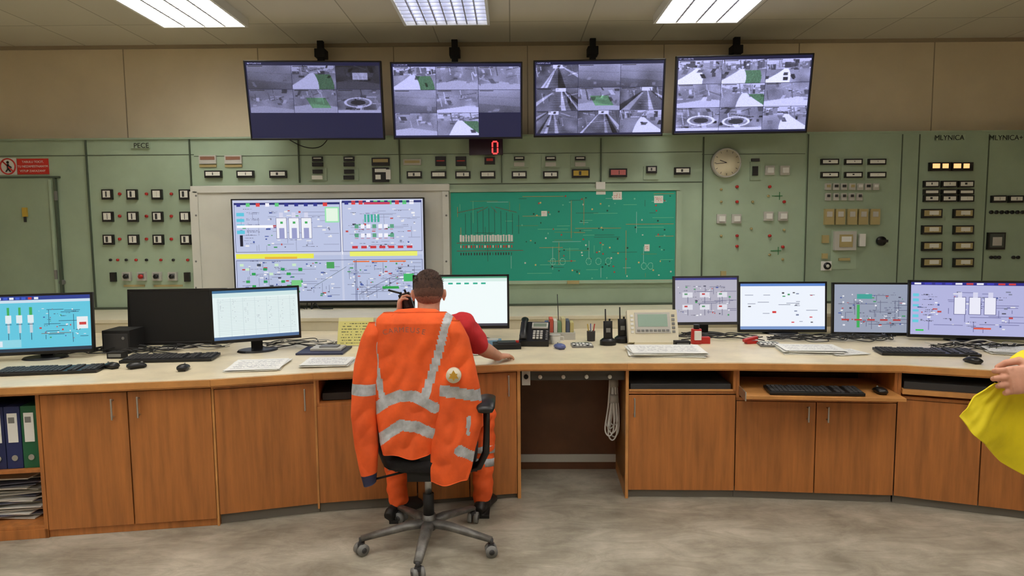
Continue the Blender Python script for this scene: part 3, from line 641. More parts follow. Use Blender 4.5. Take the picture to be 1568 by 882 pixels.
# ------------------------------------------------------------------ CCTV screens
def up(a,h,w):
    hh,ww=a.shape; ys=np.linspace(0,hh-1,h); xs=np.linspace(0,ww-1,w)
    y0=np.floor(ys).astype(int);x0=np.floor(xs).astype(int); y1=np.minimum(y0+1,hh-1);x1=np.minimum(x0+1,ww-1); fy=(ys-y0)[:,None];fx=(xs-x0)[None]
    return a[y0][:,x0]*(1-fy)*(1-fx)+a[y1][:,x0]*fy*(1-fx)+a[y0][:,x1]*(1-fy)*fx+a[y1][:,x1]*fy*fx
def blur(L):
    K=L.copy(); K[1:-1,1:-1]=(L[1:-1,1:-1]*2+L[:-2,1:-1]+L[2:,1:-1]+L[1:-1,:-2]+L[1:-1,2:])/6; return K
def feed(w,h,kind,seed):
    rs=np.random.RandomState(seed)
    X,Y=np.meshgrid(np.linspace(-1,1,w),np.linspace(-1,1,h))
    tint=np.array([0.90,0.91,1.17]); G_=np.zeros((h,w),bool)
    def clutter(L,n,x0=-1,x1=1,y0=-1,y1=1,lo=40,hi=200,s0=.03,s1=.16):
        for k in range(n):
            a,b_=rs.uniform(x0,x1),rs.uniform(y0,y1); sw,sh=rs.uniform(s0,s1),rs.uniform(s0,s1)*1.6; sk=rs.uniform(-.4,.4)
            L[(np.abs(X-a-sk*(Y-b_))<sw)&(np.abs(Y-b_)<sh)]=rs.uniform(lo,hi)
    def beams(L,n,lo,hi,ymax=.6):
        for k in range(n):
            a,b_=rs.uniform(-1,1),rs.uniform(-1,ymax); ln=rs.uniform(.3,.9); sl=rs.uniform(-.7,.7)
            L[(np.abs(Y-b_-sl*(X-a))<.03)&(np.abs(X-a)<ln/2)]=rs.uniform(lo,hi)
        for k in range(n):
            a,b_=rs.uniform(-1,1),rs.uniform(-1,ymax); ln=rs.uniform(.3,1.1)
            L[(np.abs(X-a-.1*(Y-b_))<.022)&(np.abs(Y-b_)<ln/2)]=rs.uniform(lo,hi)
    if kind=='plain':
        L=128+22*(-Y)+up(rs.randn(3,4)*12,h,w); L[Y>.35+.15*X]-=20; L[(np.abs(Y+.35-.1*X)<.03)]-=16; clutter(L,3,lo=100,hi=140,y0=.2)
    elif kind in ('road','yard','ygreen'):
        L=132+up(rs.randn(4,6)*16,h,w); hz=rs.uniform(-.4,-.15)
        L[Y<hz]=190; x=-1.0
        while x<1:
            ww=rs.uniform(.1,.35); ht=rs.uniform(-1,-.5); L[(X>x)&(X<x+ww)&(Y>ht)&(Y<hz+.1*np.sin(x*5))]=rs.uniform(60,170); x+=ww
        clutter(L,16,y0=-.95,y1=hz,lo=40,hi=215,s0=.015,s1=.07); beams(L,4,60,200,hz)
        side=rs.choice([-1,1]); cxr=.1*side+side*.5*(Y-hz)**1.5*rs.uniform(.2,1); wd=.10+.5*(Y-hz)
        L[(np.abs(X-cxr)<wd)&(Y>hz)]=rs.uniform(205,232)
        sd=rs.choice([-1,1])
        if kind!='yard': G_=((X-cxr)*sd>wd)&((X-cxr)*sd<wd+.7)&(Y>hz+.1); L[G_]=118+rs.randn(int(G_.sum()))*16
        clutter(L,5 if kind=='yard' else 2,y0=hz+.1,y1=.7,lo=40,hi=120,s0=.05,s1=.13)
    elif kind=='track':
        L=100+up(rs.randn(5,7)*18,h,w); vx,vy=rs.uniform(-.35,.35),rs.uniform(-1.3,-.85); ang=np.arctan2(X-vx,Y-vy)
        beams(L,5,60,180,.0)
        for a0,wd,dl in zip(rs.uniform(-.8,.8,5),rs.uniform(.02,.09,5),(90,-50,60,-45,80)): L[(np.abs(ang-a0)<wd)&(Y>vy+rs.uniform(.1,.5))]+=dl
        for k in range(12): yy=-1+2*(k/12)**1.5; L[(np.abs(Y-yy)<.018)&(np.abs(ang)<.3)]-=30
        L[(Y<-.68)&(np.abs(X-vx)<.25)]=215; clutter(L,6,lo=50,hi=190,s0=.02,s1=.08)
    elif kind=='mach':
        L=120+up(rs.randn(5,7)*24,h,w); beams(L,9,40,215,.9); clutter(L,16,lo=30,hi=220,s0=.03,s1=.15); 
        x0,y0=rs.uniform(-.3,.3),rs.uniform(.1,.4); d=np.sqrt((X-x0)**2+((Y-y0)*1.5)**2); L[np.abs(d-.6)<.06]=220; L[d<.35]=50
        L[Y>.75]=200
    else:
        L=132+up(rs.randn(4,6)*18,h,w); fl=rs.uniform(.1,.4); vx=rs.uniform(-.6,.6); L[Y>fl+.25*np.abs(X-vx)]=rs.uniform(165,205)
        beams(L,6,70,195,.2); clutter(L,12,y1=.5,lo=60,hi=200,s0=.02,s1=.14)
        if kind=='dark': L=L*.4; L[(np.abs(X-.1)<.35)&(np.abs(Y+.1)<.3)]+=130
        if kind=='green': G_=(np.abs(X-.1-.3*Y)<.45)&(Y>-.3)&(Y<.6)
    L=blur(L)+rs.randn(h,w)*7
    im=np.clip(L,8,236)[...,None]*tint
    im[G_]*=np.array([.68,.98,.64])
    im[1:3,3:int(w*.36)]=im[1:3,3:int(w*.36)]*.35+14
    return im
layouts=[ [['plain','road','dark'],['hall','green','mach'],[None]*3], [['ygreen','hall','hall'],['plain','hall','plain'],['hall','road',None]], [['track','plain','plain'],['track','green','track'],['track','track','yard']], [['yard','road','yard'],['hall','ygreen','hall'],['mach','mach','yard']] ]
tvs=[((374,95),(582,97),(589,214),(387,212)),((597,96),(800,96),(800,213),(604,214)),((817,94),(1019,90),(1014,208),(817,212)),((1037,88),(1244,85),(1233,202),(1031,206))]
for k,q in enumerate(tvs):
    Yc=5.62; cx=sum(p[0] for p in q)/4; cy=sum(p[1] for p in q)/4; c0=PY(cx,cy,Yc)
    wpx=((q[1][0]-q[0][0])+(q[2][0]-q[3][0]))/2; dist=(c0-CAM).dot(f); w=wpx*dist/FPX*1.0; h=w*.572
    yaw=[math.radians(3),math.radians(1.5),math.radians(-1.5),math.radians(-3.5)][k]
    M=Matrix.Translation(c0)@Matrix.Rotation(yaw,4,'Z')@Matrix.Rotation(math.radians(11),4,'X')
    tvp=empty('security_camera_screen'); b=B(); b.M=M
    b.bx(-w/2,w/2,0,.045,-h/2,h/2,blackp); e=.012
    b.bx(-w/2,w/2,-.008,0,h/2-e,h/2,blackp); b.bx(-w/2,w/2,-.008,0,-h/2,-h/2+e*1.3,blackp)
    for s_ in (-1,1): b.bx(s_*(w/2-e/2)-e/2,s_*(w/2-e/2)+e/2,-.008,0,-h/2,h/2,blackp)
    b.bx(-.22,.22,.045,.09,-.15,.15,blackm)
    bc=M@V((0,.12,.02)); yb_=YW-.12
    b.M=Matrix.Identity(4); mx0=PY([490,696,908,1129][k],80,yb_).x
    b.bx(mx0-.026,mx0+.026,yb_,yb_+.05,bc.z-.06,ZC-.0,blackm); b.bx(mx0-.045,mx0+.045,yb_-.02,YW-.0205,ZC-.14,ZC-.07,blackm); b.bx(mx0-.035,mx0+.03,yb_-.015,yb_+.05,ZC-.25,ZC-.22,blackm)
    b.bx(min(mx0,bc.x)-.03,max(mx0,bc.x)+.03,bc.y-.04,yb_+.02,bc.z-.04,bc.z+.03,blackm)
    b.obj('screen_housing_and_bracket',tvp,.003)
    W2,H2=334,186; r=R(W2,H2,(24,27,62)); cw,ch=109,57
    y0=8
    for jy,row in enumerate(layouts[k]):
        for jx,kd in enumerate(row):
            if kd is None: continue
            im=feed(cw,ch,kd,k*31+jy*7+jx*3+2)*(0.86 if k==0 else (1.06 if k<3 else 1.14))
            r.a[y0+jy*(ch+1):y0+jy*(ch+1)+ch, 3+jx*(cw+1):3+jx*(cw+1)+cw]=im
    r.a[2:5,5:40]=np.where(np.random.RandomState(k).rand(3,35,1)>.5,np.array([150,150,200]),np.array([26,28,58]))
    o=M@V((-w/2+e,-.002,h/2-e)); ux=M.to_3x3()@V((w-2*e,0,0)); uy=M.to_3x3()@V((0,0,-(h-2.3*e)))
    pix('camera_feeds',r,o,ux,uy,CCTV,tvp)

# ------------------------------------------------------------------ back ledge behind desk
ZL=0.945
b=B(); b.prism([(XL+.01,YL),(XR-.01,YL),(XR-.01,YP-.001),(XL+.01,YP-.001)],ZL-.03,ZL,cream); b.bx(XL+.01,XR-.01,YL+.015,YL+.04,0,ZL-.03,cream)
b.bx(XL+.01,XR-.01,YP-.03,YP-.02,ZL,ZL+.02,seam)
b.obj('console_ledge',panel,.004)

# ------------------------------------------------------------------ control desk
def g2(x,y): p=G(x,y); return V((p.x,p.y))
P1=g2(337,805);P2=g2(490,787);P3=g2(798,763);P4=g2(957,763);P5=g2(1124,764);P6=g2(1367,772)
a=g2(0,829); d_=(a-P1).normalized(); P0=P1+d_*2.6
a=g2(1568,797); d_=(a-P6).normalized(); P7=P6+d_*1.9
PL=[P0,P1,P2,P3,P4,P5,P6,P7]
desk=empty('curved_control_desk')
b=B(); ov=.035
fr=[(p.x,p.y-ov) for p in PL]
b.prism(fr+[(P7.x,YL+.012),(P0.x,YL+.012)],TZ-.038,TZ,top)
b.obj('countertop',desk,.003)
def segM(A,Bp,sz=SZ):
    d=(Bp-A); L=d.length; d.normalize(); M=Matrix(((d.x,-d.y,0,A.x),(d.y,d.x,0,A.y),(0,0,sz,0),(0,0,0,1))); return M,L
b=B()
for A,C in zip(PL[:-1],PL[1:]):
    A2=V((A.x,A.y-ov));C2=V((C.x,C.y-ov)); M,L=segM(A2,C2,1.0); b.M=M; b.bx(0,L,-.006,.0,TZ-.042,TZ-.006,woodh); b.bx(0,L,0,.02,TZ-.05,TZ-.034,woodh)
b.M=Matrix.Identity(4); b.obj('countertop_edge',desk,.002)
def upx(A,C,px):
    d=ray(px,780); k=d.x/d.y; D=C-A; t=(k*A.y-A.x)/(D.x-k*D.y); return t*D.length
def handle(b,u,z,L=.11):
    b.cyl((u,-.03,z-L/2),(u,-.03,z+L/2),.005,steel,seg=10); b.cyl((u,-.03,z-L/2+.012),(u,.0,z-L/2+.012),.004,steel,seg=8); b.cyl((u,-.03,z+L/2-.012),(u,.0,z+L/2-.012),.004,steel,seg=8)
def doors(b,edges,z0,z1):
    for a,c in zip(edges[:-1],edges[1:]): b.bx(a+.003,c-.003,0,.018,z0,z1,wood)
def carcass(b,u0,u1,z0=.07,z1=.755,dep=.6):
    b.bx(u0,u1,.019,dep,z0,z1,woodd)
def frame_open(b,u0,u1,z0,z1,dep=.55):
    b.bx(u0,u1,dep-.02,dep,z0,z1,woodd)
    b.bx(u0,u1,.002,dep,z0,z0+.018,wood)
    b.bx(u0,u0+.018,.002,dep,z0,z1,wood); b.bx(u1-.018,u1,.002,dep,z0,z1,wood)
def plinth(b,u0,u1): b.bx(u0,u1,.03,.06,0,.07,mat('grey_plinth',(120,116,108),.7))
b=B(); M,L=segM(P0,P1); b.M=M
e0=upx(P0,P1,-150); e1=upx(P0,P1,72); e2=upx(P0,P1,205); e3=L-.0
b.bx(0,e0-.01,.019,.6,.07,.75,woodd); doors(b,[0,e0/2,e0-.01],.07,.742)
for z in (.05,.345,.742): b.bx(e0,e1,.004,.5,z,z+.018,wood)
b.bx(e0-.01,e0+.01,.0,.5,.05,.76,wood); b.bx(e1-.02,e1,.0,.5,.0,.76,wood); b.bx(e0,e1,.48,.5,.05,.76,woodd)
b.bx(e0,e1,.0,.02,.0,.05,wood)
carcass(b,e1,e3); doors(b,[e1,e2,e3-.012],.04,.742); handle(b,e2-.07,.66); handle(b,e2+.06,.665); plinth(b,0,e0)
b.bx(e1,e3,.01,.03,0,.04,wood)
b.bx(e3-.012,e3,-.002,.6,0,.76,woodh)
b.obj('cabinet_section_left',desk,.002)
eA=(M.copy(),e0,e1)
b=B(); M,L=segM(P1,P2); b.M=M; carcass(b,0,L); doors(b,[0.0,L-.002],.06,.732); b.bx(0,L,.0,.02,.735,.76,wood); handle(b,L-.06,.65,.12); plinth(b,0,L)
b.bx(L-.01,L+.002,-.002,.5,.03,.76,woodh); b.obj('cabinet_section_single_door',desk,.002)
b=B(); M,L=segM(P2,P3); b.M=M; x1=upx(P2,P3,640); x2=upx(P2,P3,720)
b.bx(0,L,.019,.6,.07,.60,woodd); b.bx(x1,L,.019,.6,.6,.755,woodd); frame_open(b,0,x1,.6,.755)
doors(b,[0.0,x1],.06,.6); doors(b,[x1,x2,L-.02],.03,.742); b.bx(L-.02,L,-.003,.7,0,.76,woodh); handle(b,L-.075,.67,.12); plinth(b,0,L)
b.bx(.03,x1-.03,.06,.4,.62,.66,dgrey)
b.obj('cabinet_section_operator',desk,.002)
b=B(); M,L=segM(P3,P4); b.M=M; b.bx(-.05,L+.05,.5,.52,.1,.75,kneem); b.bx(-.05,L+.05,.49,.5,.05,.1,lgrey); b.bx(-.05,L+.05,.5,.52,0,.1,kneem)
b.bx(0,L,.06,.08,.68,.755,mat('cable_tray_board',(70,66,62),.5)); 
for k in range(4): b.cyl((.12+k*.14,.058,.70),(.12+k*.14,.05,.70),.012,white,seg=12)
b.bx(.01,.06,.02,.03,.66,.75,lgrey); b.cyl((.035,.019,.71),(.035,.012,.71),.014,blackm,seg=12)
b.obj('kneehole_back_board',desk)
b=B(); M,L=segM(P4,P5); b.M=M
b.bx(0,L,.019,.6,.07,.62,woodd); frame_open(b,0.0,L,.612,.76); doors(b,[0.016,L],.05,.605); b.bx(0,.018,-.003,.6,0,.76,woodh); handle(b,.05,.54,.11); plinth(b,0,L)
b.bx(.03,L-.03,.01,.4,.635,.668,dgrey); b.bx(.02,L-.02,-.004,.004,.628,.64,woodh); b.obj('cabinet_section_drawer',desk,.002)
b=B(); M,L=segM(P5,P6); b.M=M; b.bx(0,L,.019,.6,.07,.58,woodd); frame_open(b,0,L,.575,.76); hm=upx(P5,P6,1245); doors(b,[0,hm,L],.05,.572); handle(b,hm-.05,.51,.09); handle(b,hm+.06,.51,.09); plinth(b,0,L)
b.bx(.02,L-.02,-.16,.35,.622,.64,woodh); b.bx(.015,.022,-.16,.35,.61,.66,steel)
b.obj('cabinet_section_keyboard_tray',desk,.002); MT=M.copy(); LT=L
b=B(); M,L=segM(P6,P7); b.M=M; b.bx(0,L,.019,.6,.07,.6,woodd); xm=upx(P6,P7,1570); frame_open(b,0,xm,.6,.76); b.bx(xm,L,.019,.6,.6,.755,woodd)
xx=upx(P6,P7,1497); doors(b,[0,xx,xm+.2,L],.05,.597); doors(b,[xm,L],.603,.745); plinth(b,0,L); b.bx(.02,xm-.02,-.03,.3,.635,.66,woodh); b.bx(.03,xm-.03,.0,.3,.66,.70,dgrey)
handle(b,xx-.05,.5,.09); b.obj('cabinet_section_right',desk,.002)

M,e0,e1=eA
bn=empty('ring_binders'); b=B(); b.M=M
x=e1-.03; k=0
for cc in ((24,92,58),(30,42,92),(28,38,84),(30,70,50),(40,44,80),(38,38,42),(30,42,92)):
    w=.08; m_=mat('binder_%d'%k,cc,.5); b.bx(x-w,x-.004,.03,.3,.364,.364+.32,m_); b.bx(x-w+.014,x-.018,.027,.03,.5,.65,white); b.cyl((x-w/2,.029,.42),(x-w/2,.024,.42),.015,steel,seg=14); b.bx(x-w+.02,x-.03,.026,.027,.6,.63,grey); x-=w; k+=1
b.obj('binders',bn,.003)
rg=random.Random(9); b=B()
for i in range(26):
    b.M=M@Matrix.Translation((e1-.24+rg.uniform(-.03,.03),.22+rg.uniform(-.02,.04),.076+i*.0085))@Matrix.Rotation(rg.uniform(-.2,.2),4,'Z')@Matrix.Rotation(rg.uniform(-.03,.03),4,'Y')
    b.box((0,0,0),(.3,.22,.005),rg.choice([white,white,lgrey,mat('folder_grey',(90,92,110),.6)]))
b.obj('paper_pile')

# ------------------------------------------------------------------ desk monitors
def monitor(name,cx,cy,D,w,h,yaw,ras,tilt=-4,frame=blackp,bz=.014):
    c0=PY(cx,cy,D); p=empty(name); Mz=Matrix.Translation(c0)@Matrix.Rotation(math.radians(yaw),4,'Z'); M=Mz@Matrix.Rotation(math.radians(tilt),4,'X')
    b=B(); b.M=M; b.bx(-w/2,w/2,0,.03,-h/2,h/2,frame); b.bx(-w/2*.8,w/2*.8,.03,.05,-h/2*.7,h/2*.7,frame)
    b.bx(-w/2,w/2,-.005,0,h/2-bz,h/2,frame); b.bx(-w/2,w/2,-.005,0,-h/2,-h/2+bz*1.5,frame)
    for s_ in (-1,1): b.bx(s_*(w/2-bz/2)-bz/2,s_*(w/2-bz/2)+bz/2,-.005,0,-h/2,h/2,frame)
    b.M=Mz; zb=TZ-c0.z
    b.bx(-.035,.035,.05,.085,zb+.01,0.04,blackm); 
    b.loft([(0,.03,zb+.0005),(0,.03,zb+.012)],[(.13,.1),(.12,.09)],frame,28,ref=(1,0,0),smooth=False)
    b.obj('monitor_body',p,.002)
    if ras is None: ras=R(2,2,(10,10,11)); mm=PRINT
    else: mm=SCREEN
    o=M@V((-w/2+bz,-.002,h/2-bz)); ux=M.to_3x3()@V((w-2*bz,0,0)); uy=M.to_3x3()@V((0,0,-(h-2.5*bz)))
    pix('monitor_picture',ras,o,ux,uy,mm,p)
rg=random.Random(21)
r=R(170,100,(96,196,220)); r.rect(0,0,1,.07,(40,60,140)); r.rect(0,.07,1,.12,(200,220,235)); r.ui(.45,.12,.98,.9,(96,196,220),rg,30,(40,90,120)); 
for k in range(8): r.rect(.02+k*.06,.02,.06+k*.06,.06,rg.choice([(230,235,245),(60,90,200),(200,60,60)]))
for k in range(4):
    x=.04+k*.11; r.rect(x,.34,x+.06,.48,(220,232,236)); r.rect(x+.02,.2,x+.045,.34,(60,170,90)); r.rect(x+.02,.48,x+.045,.66,(190,205,215)); r.line(x+.03,.66,x+.03,.78,(30,60,90)); r.rect(x,.5,x+.06,.51,(30,60,90))
r.rect(.86,.4,.97,.62,(230,235,238)); r.rect(.88,.5,.95,.55,(200,60,60)); r.rect(.0,.78,.3,.92,(140,210,225)); r.rect(.02,.8,.12,.9,(220,230,240)); r.rect(0,.94,1,1,(30,50,70)); r.rect(.5,.68,.8,.69,(120,90,70))
monitor('desktop_monitor',63,496,4.25,.585,.38,14,r)
monitor('desktop_monitor',272,485,4.62,.65,.38,4,None)
r=R(150,95,(226,240,240)); r.rect(0,0,1,.05,(60,110,150)); r.rect(0,.05,1,.14,(205,228,228)); r.rect(0,.94,1,1,(80,110,150))
for k in range(24): r.line(.05,.18+k*.031,.97,.18+k*.031,(206,220,222))
for k in range(7): r.line(.06+k*.14,.16,.06+k*.14,.93,(204,220,222)); r.text(.08+k*.14,.18,.12+k*.14,.6+.04*k,(160,170,180),rg,.16)
monitor('desktop_monitor',393,481,4.45,.55,.352,26,r)
r=R(160,90,(240,250,250)); r.rect(0,0,1,.03,(80,150,120)); r.rect(0,.03,1,.1,(214,236,230)); 
for k in range(5): r.rect(.36+k*.09,.12,.41+k*.09,.15,(30,170,140))
r.rect(0,.95,1,1,(60,60,70))
monitor('desktop_monitor',706,462,4.6,.65,.366,0,r)
bg=(178,176,192)
r=R(120,86,bg); r.ui(0,.05,1,.95,bg,rg,40,(110,110,140)); r.rect(0,0,1,.05,(60,60,130)); 
for k in range(6): x=.12+(k%3)*.28; y=.32+(k//3)*.28; r.rect(x,y,x+.16,y+.12,(220,220,230)); r.line(x+.08,y+.12,x+.08,y+.24,(90,90,120)); r.rect(x+.03,y+.03,x+.08,y+.06,(190,60,60) if k%2 else (90,150,110))
monitor('desktop_monitor',1081,460,4.95,.476,.355,0,r,frame=dgrey)
r=R(150,90,(236,242,252)); r.rect(0,0,1,.06,(90,130,200))
for k in range(26):
    x,y=rg.uniform(.05,.85),rg.uniform(.12,.85); r.line(x,y,x+rg.uniform(.03,.15),y,(120,126,146)) if k%2 else r.rect(x,y,x+.03,y+.025,rg.choice([(60,60,70),(210,50,60),(120,130,160),(60,150,90)]))
r.rect(.38,.6,.43,.65,(210,60,60)); r.rect(0,.93,1,1,(120,150,200))
monitor('desktop_monitor',1198,470,4.98,.635,.37,-3,r)
bg=(150,158,178); r=R(130,90,bg); r.ui(0,.04,1,.95,bg,rg,60,(100,104,130)); r.rect(.3,.42,.34,.9,(60,170,90)); r.rect(.3,.2,.5,.3,(60,160,150)); 
for k in range(5): r.rect(.1+k*.17,.72,.2+k*.17,.75,(180,60,60))
monitor('desktop_monitor',1335,473,4.88,.54,.378,-8,r)
bg=(176,178,220); r=R(170,92,bg); r.ui(0,.04,1,.95,bg,rg,44,(110,110,160)); r.rect(0,0,1,.05,(40,40,130)); 
for k in range(10): r.rect(.03+k*.09,0.01,.09+k*.09,.045,rg.choice([(240,240,250),(60,60,180),(200,60,60)]))
for k in range(3): x=.38+k*.13; r.rect(x,.28,x+.1,.6,(232,232,246)); r.frame(x,.28,x+.1,.6,(100,100,150)); r.rect(x+.03,.18,x+.07,.28,(212,212,236))
for k in range(6): r.rect(.02,.22+k*.1,.07,.27+k*.1,(100,200,220)); r.text(.1,.23+k*.1,.2,.26+k*.1,(40,40,60),rg)
r.rect(.55,.85,.7,.88,(220,90,70)); r.rect(.05,.9,.12,.94,(60,200,90))
monitor('desktop_monitor',1482,474,4.6,.725,.393,-14,r)

# ------------------------------------------------------------------ small desk things
def keyboard(p,yaw,w=.44,d=.15,z=TZ,rx=0):
    b=B(); b.M=Matrix.Translation((p[0],p[1],z+.001))@Matrix.Rotation(math.radians(yaw),4,'Z')@Matrix.Rotation(math.radians(2.5),4,'X')
    b.box((0,0,.012),(w,d,.016),blackp); kw=(w-.02)/21
    for j in range(6):
        for i in range(21):
            if i in (14,17) or (j==0 and i in (4,11,12)) : continue
            if j==5 and i in (4,5,6,7): continue
            b.box((-w/2+.01+kw*(i+.5),d/2-.017-j*.0225,.0225),(kw*.82,.0175,.007),dgrey)
        if j==5: b.box((-w/2+.01+kw*6,d/2-.017-j*.0225,.0225),(kw*3.8,.0175,.007),dgrey)
    return b.obj('computer_keyboard',None,.001,1)
def mouse(p,yaw,z=TZ,m=blackp):
    b=B(); b.M=Matrix.Translation((p[0],p[1],z))@Matrix.Rotation(math.radians(yaw),4,'Z')
    pts=[(0,-.05,.012),(0,-.045,.016),(0,-.025,.019),(0,0,.019),(0,.03,.016),(0,.048,.011),(0,.052,.008)]
    b.loft(pts,[(.004,.01),(.014,.024),(.018,.031),(.0185,.03),(.015,.029),(.010,.024),(.004,.014)],m,20,ref=(0,0,1))
    b.cyl((-.003,.03,.031),(.003,.03,.031),.007,grey,seg=10); b.bx(-.02,.02,-.035,.038,0.0005,.008,m)
    return b.obj('computer_mouse')
def T2(x,y): p=T(x,y); return (p.x,p.y)
keyboard(T2(78,570),9,.54); keyboard(T2(262,551),5,.54,.17); keyboard(T2(1417,542),-8,.56,.16)
mouse(T2(171,564),60); mouse(T2(209,564),-50); mouse(T2(281,567),10); mouse(T2(1490,556),10); 
mouse(T2(857,534),20,m=mat('blue_mouse',(90,100,150),.4))
q=MT@V((LT*.46,-.06,0)); keyboard((q.x,q.y),math.degrees(math.atan2(MT[1][0],MT[0][0])),.52,.15,z=.641*SZ)
q=MT@V((LT*.87,-.05,0)); mouse((q.x,q.y),0,z=.641*SZ)
def sheet(x,y,w,d,yaw,n=3,seed=1,name='paper_sheets'):
    rg=random.Random(seed); p=T(x,y); e=empty(name); b=B()
    for i in range(n):
        b.M=Matrix.Translation((p.x+rg.uniform(-.015,.015),p.y+rg.uniform(-.015,.015),TZ+.0015+i*.004))@Matrix.Rotation(math.radians(yaw+rg.uniform(-7,7)),4,'Z')
        b.box((0,0,0),(w,d,.0025),white)
    b.obj('stack',e)
    Mx=Matrix.Translation((p.x,p.y,TZ+.0015+n*.004))@Matrix.Rotation(math.radians(yaw),4,'Z')
    r=R(40,40,(238,238,234)); r.text(.1,.1,.9,.9,(170,170,178),rg,.5); 
    for k in range(5): r.line(.08,.1+k*.19,.92,.1+k*.19,(170,170,176))
    pix('printed_page',r,Mx@V((-w/2,d/2,0)),Mx.to_3x3()@V((w,0,0)),Mx.to_3x3()@V((0,-d,0)),PRINT,e)
sheet(395,561,.30,.32,8,3,1,'clipboard_with_paper'); sheet(502,557,.27,.24,2,4,2); sheet(1020,541,.45,.3,-3,7,3); sheet(1240,538,.36,.24,-6,6,4); sheet(1292,541,.22,.18,8,2,5); sheet(1538,537,.24,.3,-20,4,6)
sheet(640,556,.3,.2,0,3,8); sheet(720,541,.2,.14,4,2,12)
p=T(497,538); b=B(); b.box((p.x,p.y,TZ+.006),(.3,.26,.012),mat('navy_folder',(38,44,74),.5)); b.box((p.x+.02,p.y+.02,TZ+.02),(.2,.14,.016),lgrey); b.box((p.x+.03,p.y+.02,TZ+.032),(.12,.08,.008),grey); b.obj('document_folder',None,.002)
p=T(543,530); e=empty('desk_calendar'); r=R(40,30,(220,214,130)); r.text(.1,.1,.9,.95,(110,110,70),random.Random(4),.5); r.rect(0,0,1,.12,(224,220,160))
b=B(); b.M=Matrix.Translation((p.x,p.y,TZ))@Matrix.Rotation(math.radians(-22),4,'X'); b.bx(-.12,.12,0,.004,.002,.2,lgrey); b.obj('calendar_board',e)
M=b.M; pix('calendar_page',r,M@V((-.12,-.001,.2)),(.24,0,0),M.to_3x3()@V((0,0,-.195)),PRINT,e)
b=B(); b.M=Matrix.Translation((p.x,p.y,TZ)); b.loft([(0,.02,.003),(0,.09,.003)],[(.003,.08)]*2,lgrey,8); b.obj('calendar_foot',e)
p=T(812,527); b=B(); b.M=Matrix.Translation((p.x+.03,p.y,TZ+.0005))@Matrix.Rotation(math.radians(-6),4,'Z')
b.prism([(-.1,-.1),(.1,-.1),(.1,.1),(-.1,.1)],0.001,.02,blackp)
b.add([(-.1,-.1,.02),(.1,-.1,.02),(.1,.1,.02),(-.1,.1,.02),(-.1,-.1,.035),(.1,-.1,.035),(.1,.1,.14),(-.1,.1,.14)],[(0,1,5,4),(1,2,6,5),(2,3,7,6),(3,0,4,7),(4,5,6,7)],blackp)
sl=math.atan2(.105,.2); Ms=b.M@Matrix.Translation((0,-.1,.035))@Matrix.Rotation(sl,4,'X'); b.M=Ms
b.bx(-.02,.09,.14,.2,.001,.012,lgrey); b.bx(-.01,.08,.15,.19,.012,.013,mat('lcd_green',(120,132,116),.3))
for j in range(4):
    for i in range(3): b.box((.0+i*.024,.03+j*.025,.006),(.017,.014,.008),lgrey)
for j in range(5): b.box((.085,.02+j*.022,.005),(.014,.01,.006),grey)
b.loft([(-.07,.0,.02),(-.07,.02,.035),(-.07,.06,.045),(-.07,.16,.045),(-.07,.2,.035),(-.07,.22,.02)],[(.018,.024),(.02,.026),(.012,.018),(.012,.018),(.02,.026),(.018,.024)],blackp,16,ref=(0,0,1))
b.obj('desk_telephone',None,.002)
def small(name,x,y,fn,rz=0):
    p=T(x,y); b=B(); b.M=Matrix.Translation((p.x,min(p.y,YL-.16),TZ+.0005))@Matrix.Rotation(math.radians(rz),4,'Z'); fn(b); return b.obj(name,None,.0015)
def booklets(b):
    b.bx(-.11,.11,-.02,.13,0,.05,lgrey)
    for i,c in enumerate(((90,120,170),(200,90,70),(220,220,210),(120,150,110),(210,200,150),(80,90,110),(190,180,120))):
        b.bx(-.1+i*.029,-.074+i*.029,0,.12,0.05,.12+.014*((i*2)%3),mat('booklet_%d'%i,c,.6))
small('card_index_box',857,520,booklets)
def radio_charger(b):
    b.loft([(0,0,0),(0,0,.03),(0,0,.045)],[(.055,.05),(.055,.05),(.036,.036)],blackp,20,ref=(1,0,0)); b.loft([(0,.0,.035),(0,.015,.16)],[(.03,.02)]*2,blackp,14,ref=(1,0,0),power=4); b.cyl((-.015,.015,.15),(-.015,.03,.24),.005,blackp,seg=8); b.cyl((.012,.015,.15),(.012,.017,.175),.007,blackp,seg=10); b.box((0,-.004,.1),(.03,.02,.03),grey)
small('two_way_radio_in_charger',931,528,radio_charger); small('two_way_radio_in_charger',953,524,radio_charger)
def calc(b):
    b.bx(-.07,.07,-.07,.07,0,.012,grey)
    for j in range(5):
        for i in range(6): b.box((-.055+i*.022,-.055+j*.02,.015),(.015,.013,.006),white if (i+j)%4 else blackp)
    b.bx(-.06,.06,.048,.065,.012,.016,MATS['lcd_green'])
small('desk_calculator',891,530,calc)
def cup(b):
    b.loft([(0,0,0),(0,0,.06)],[.032,.038],white,24); b.cyl((0,0,.055),(0,0,.062),.04,lgrey,seg=24); b.loft([(.03,0,.05),(.058,0,.045),(.058,0,.022),(.03,0,.015)],[.004]*4,white,8,ref=(0,1,0))
small('white_cup',850,526,cup)
def pens(b):
    b.loft([(0,0,0),(0,0,.07)],[.028,.03],dgrey,20)
    for i,c in enumerate((red,MATS['blue_mouse'],yellowm,white)): b.cyl((.01*math.cos(i*1.6),.01*math.sin(i*1.6),.02),(.025*math.cos(i*1.6),.02*math.sin(i*1.6),.12),.004,c,seg=8)
small('pen_pot',905,522,pens)
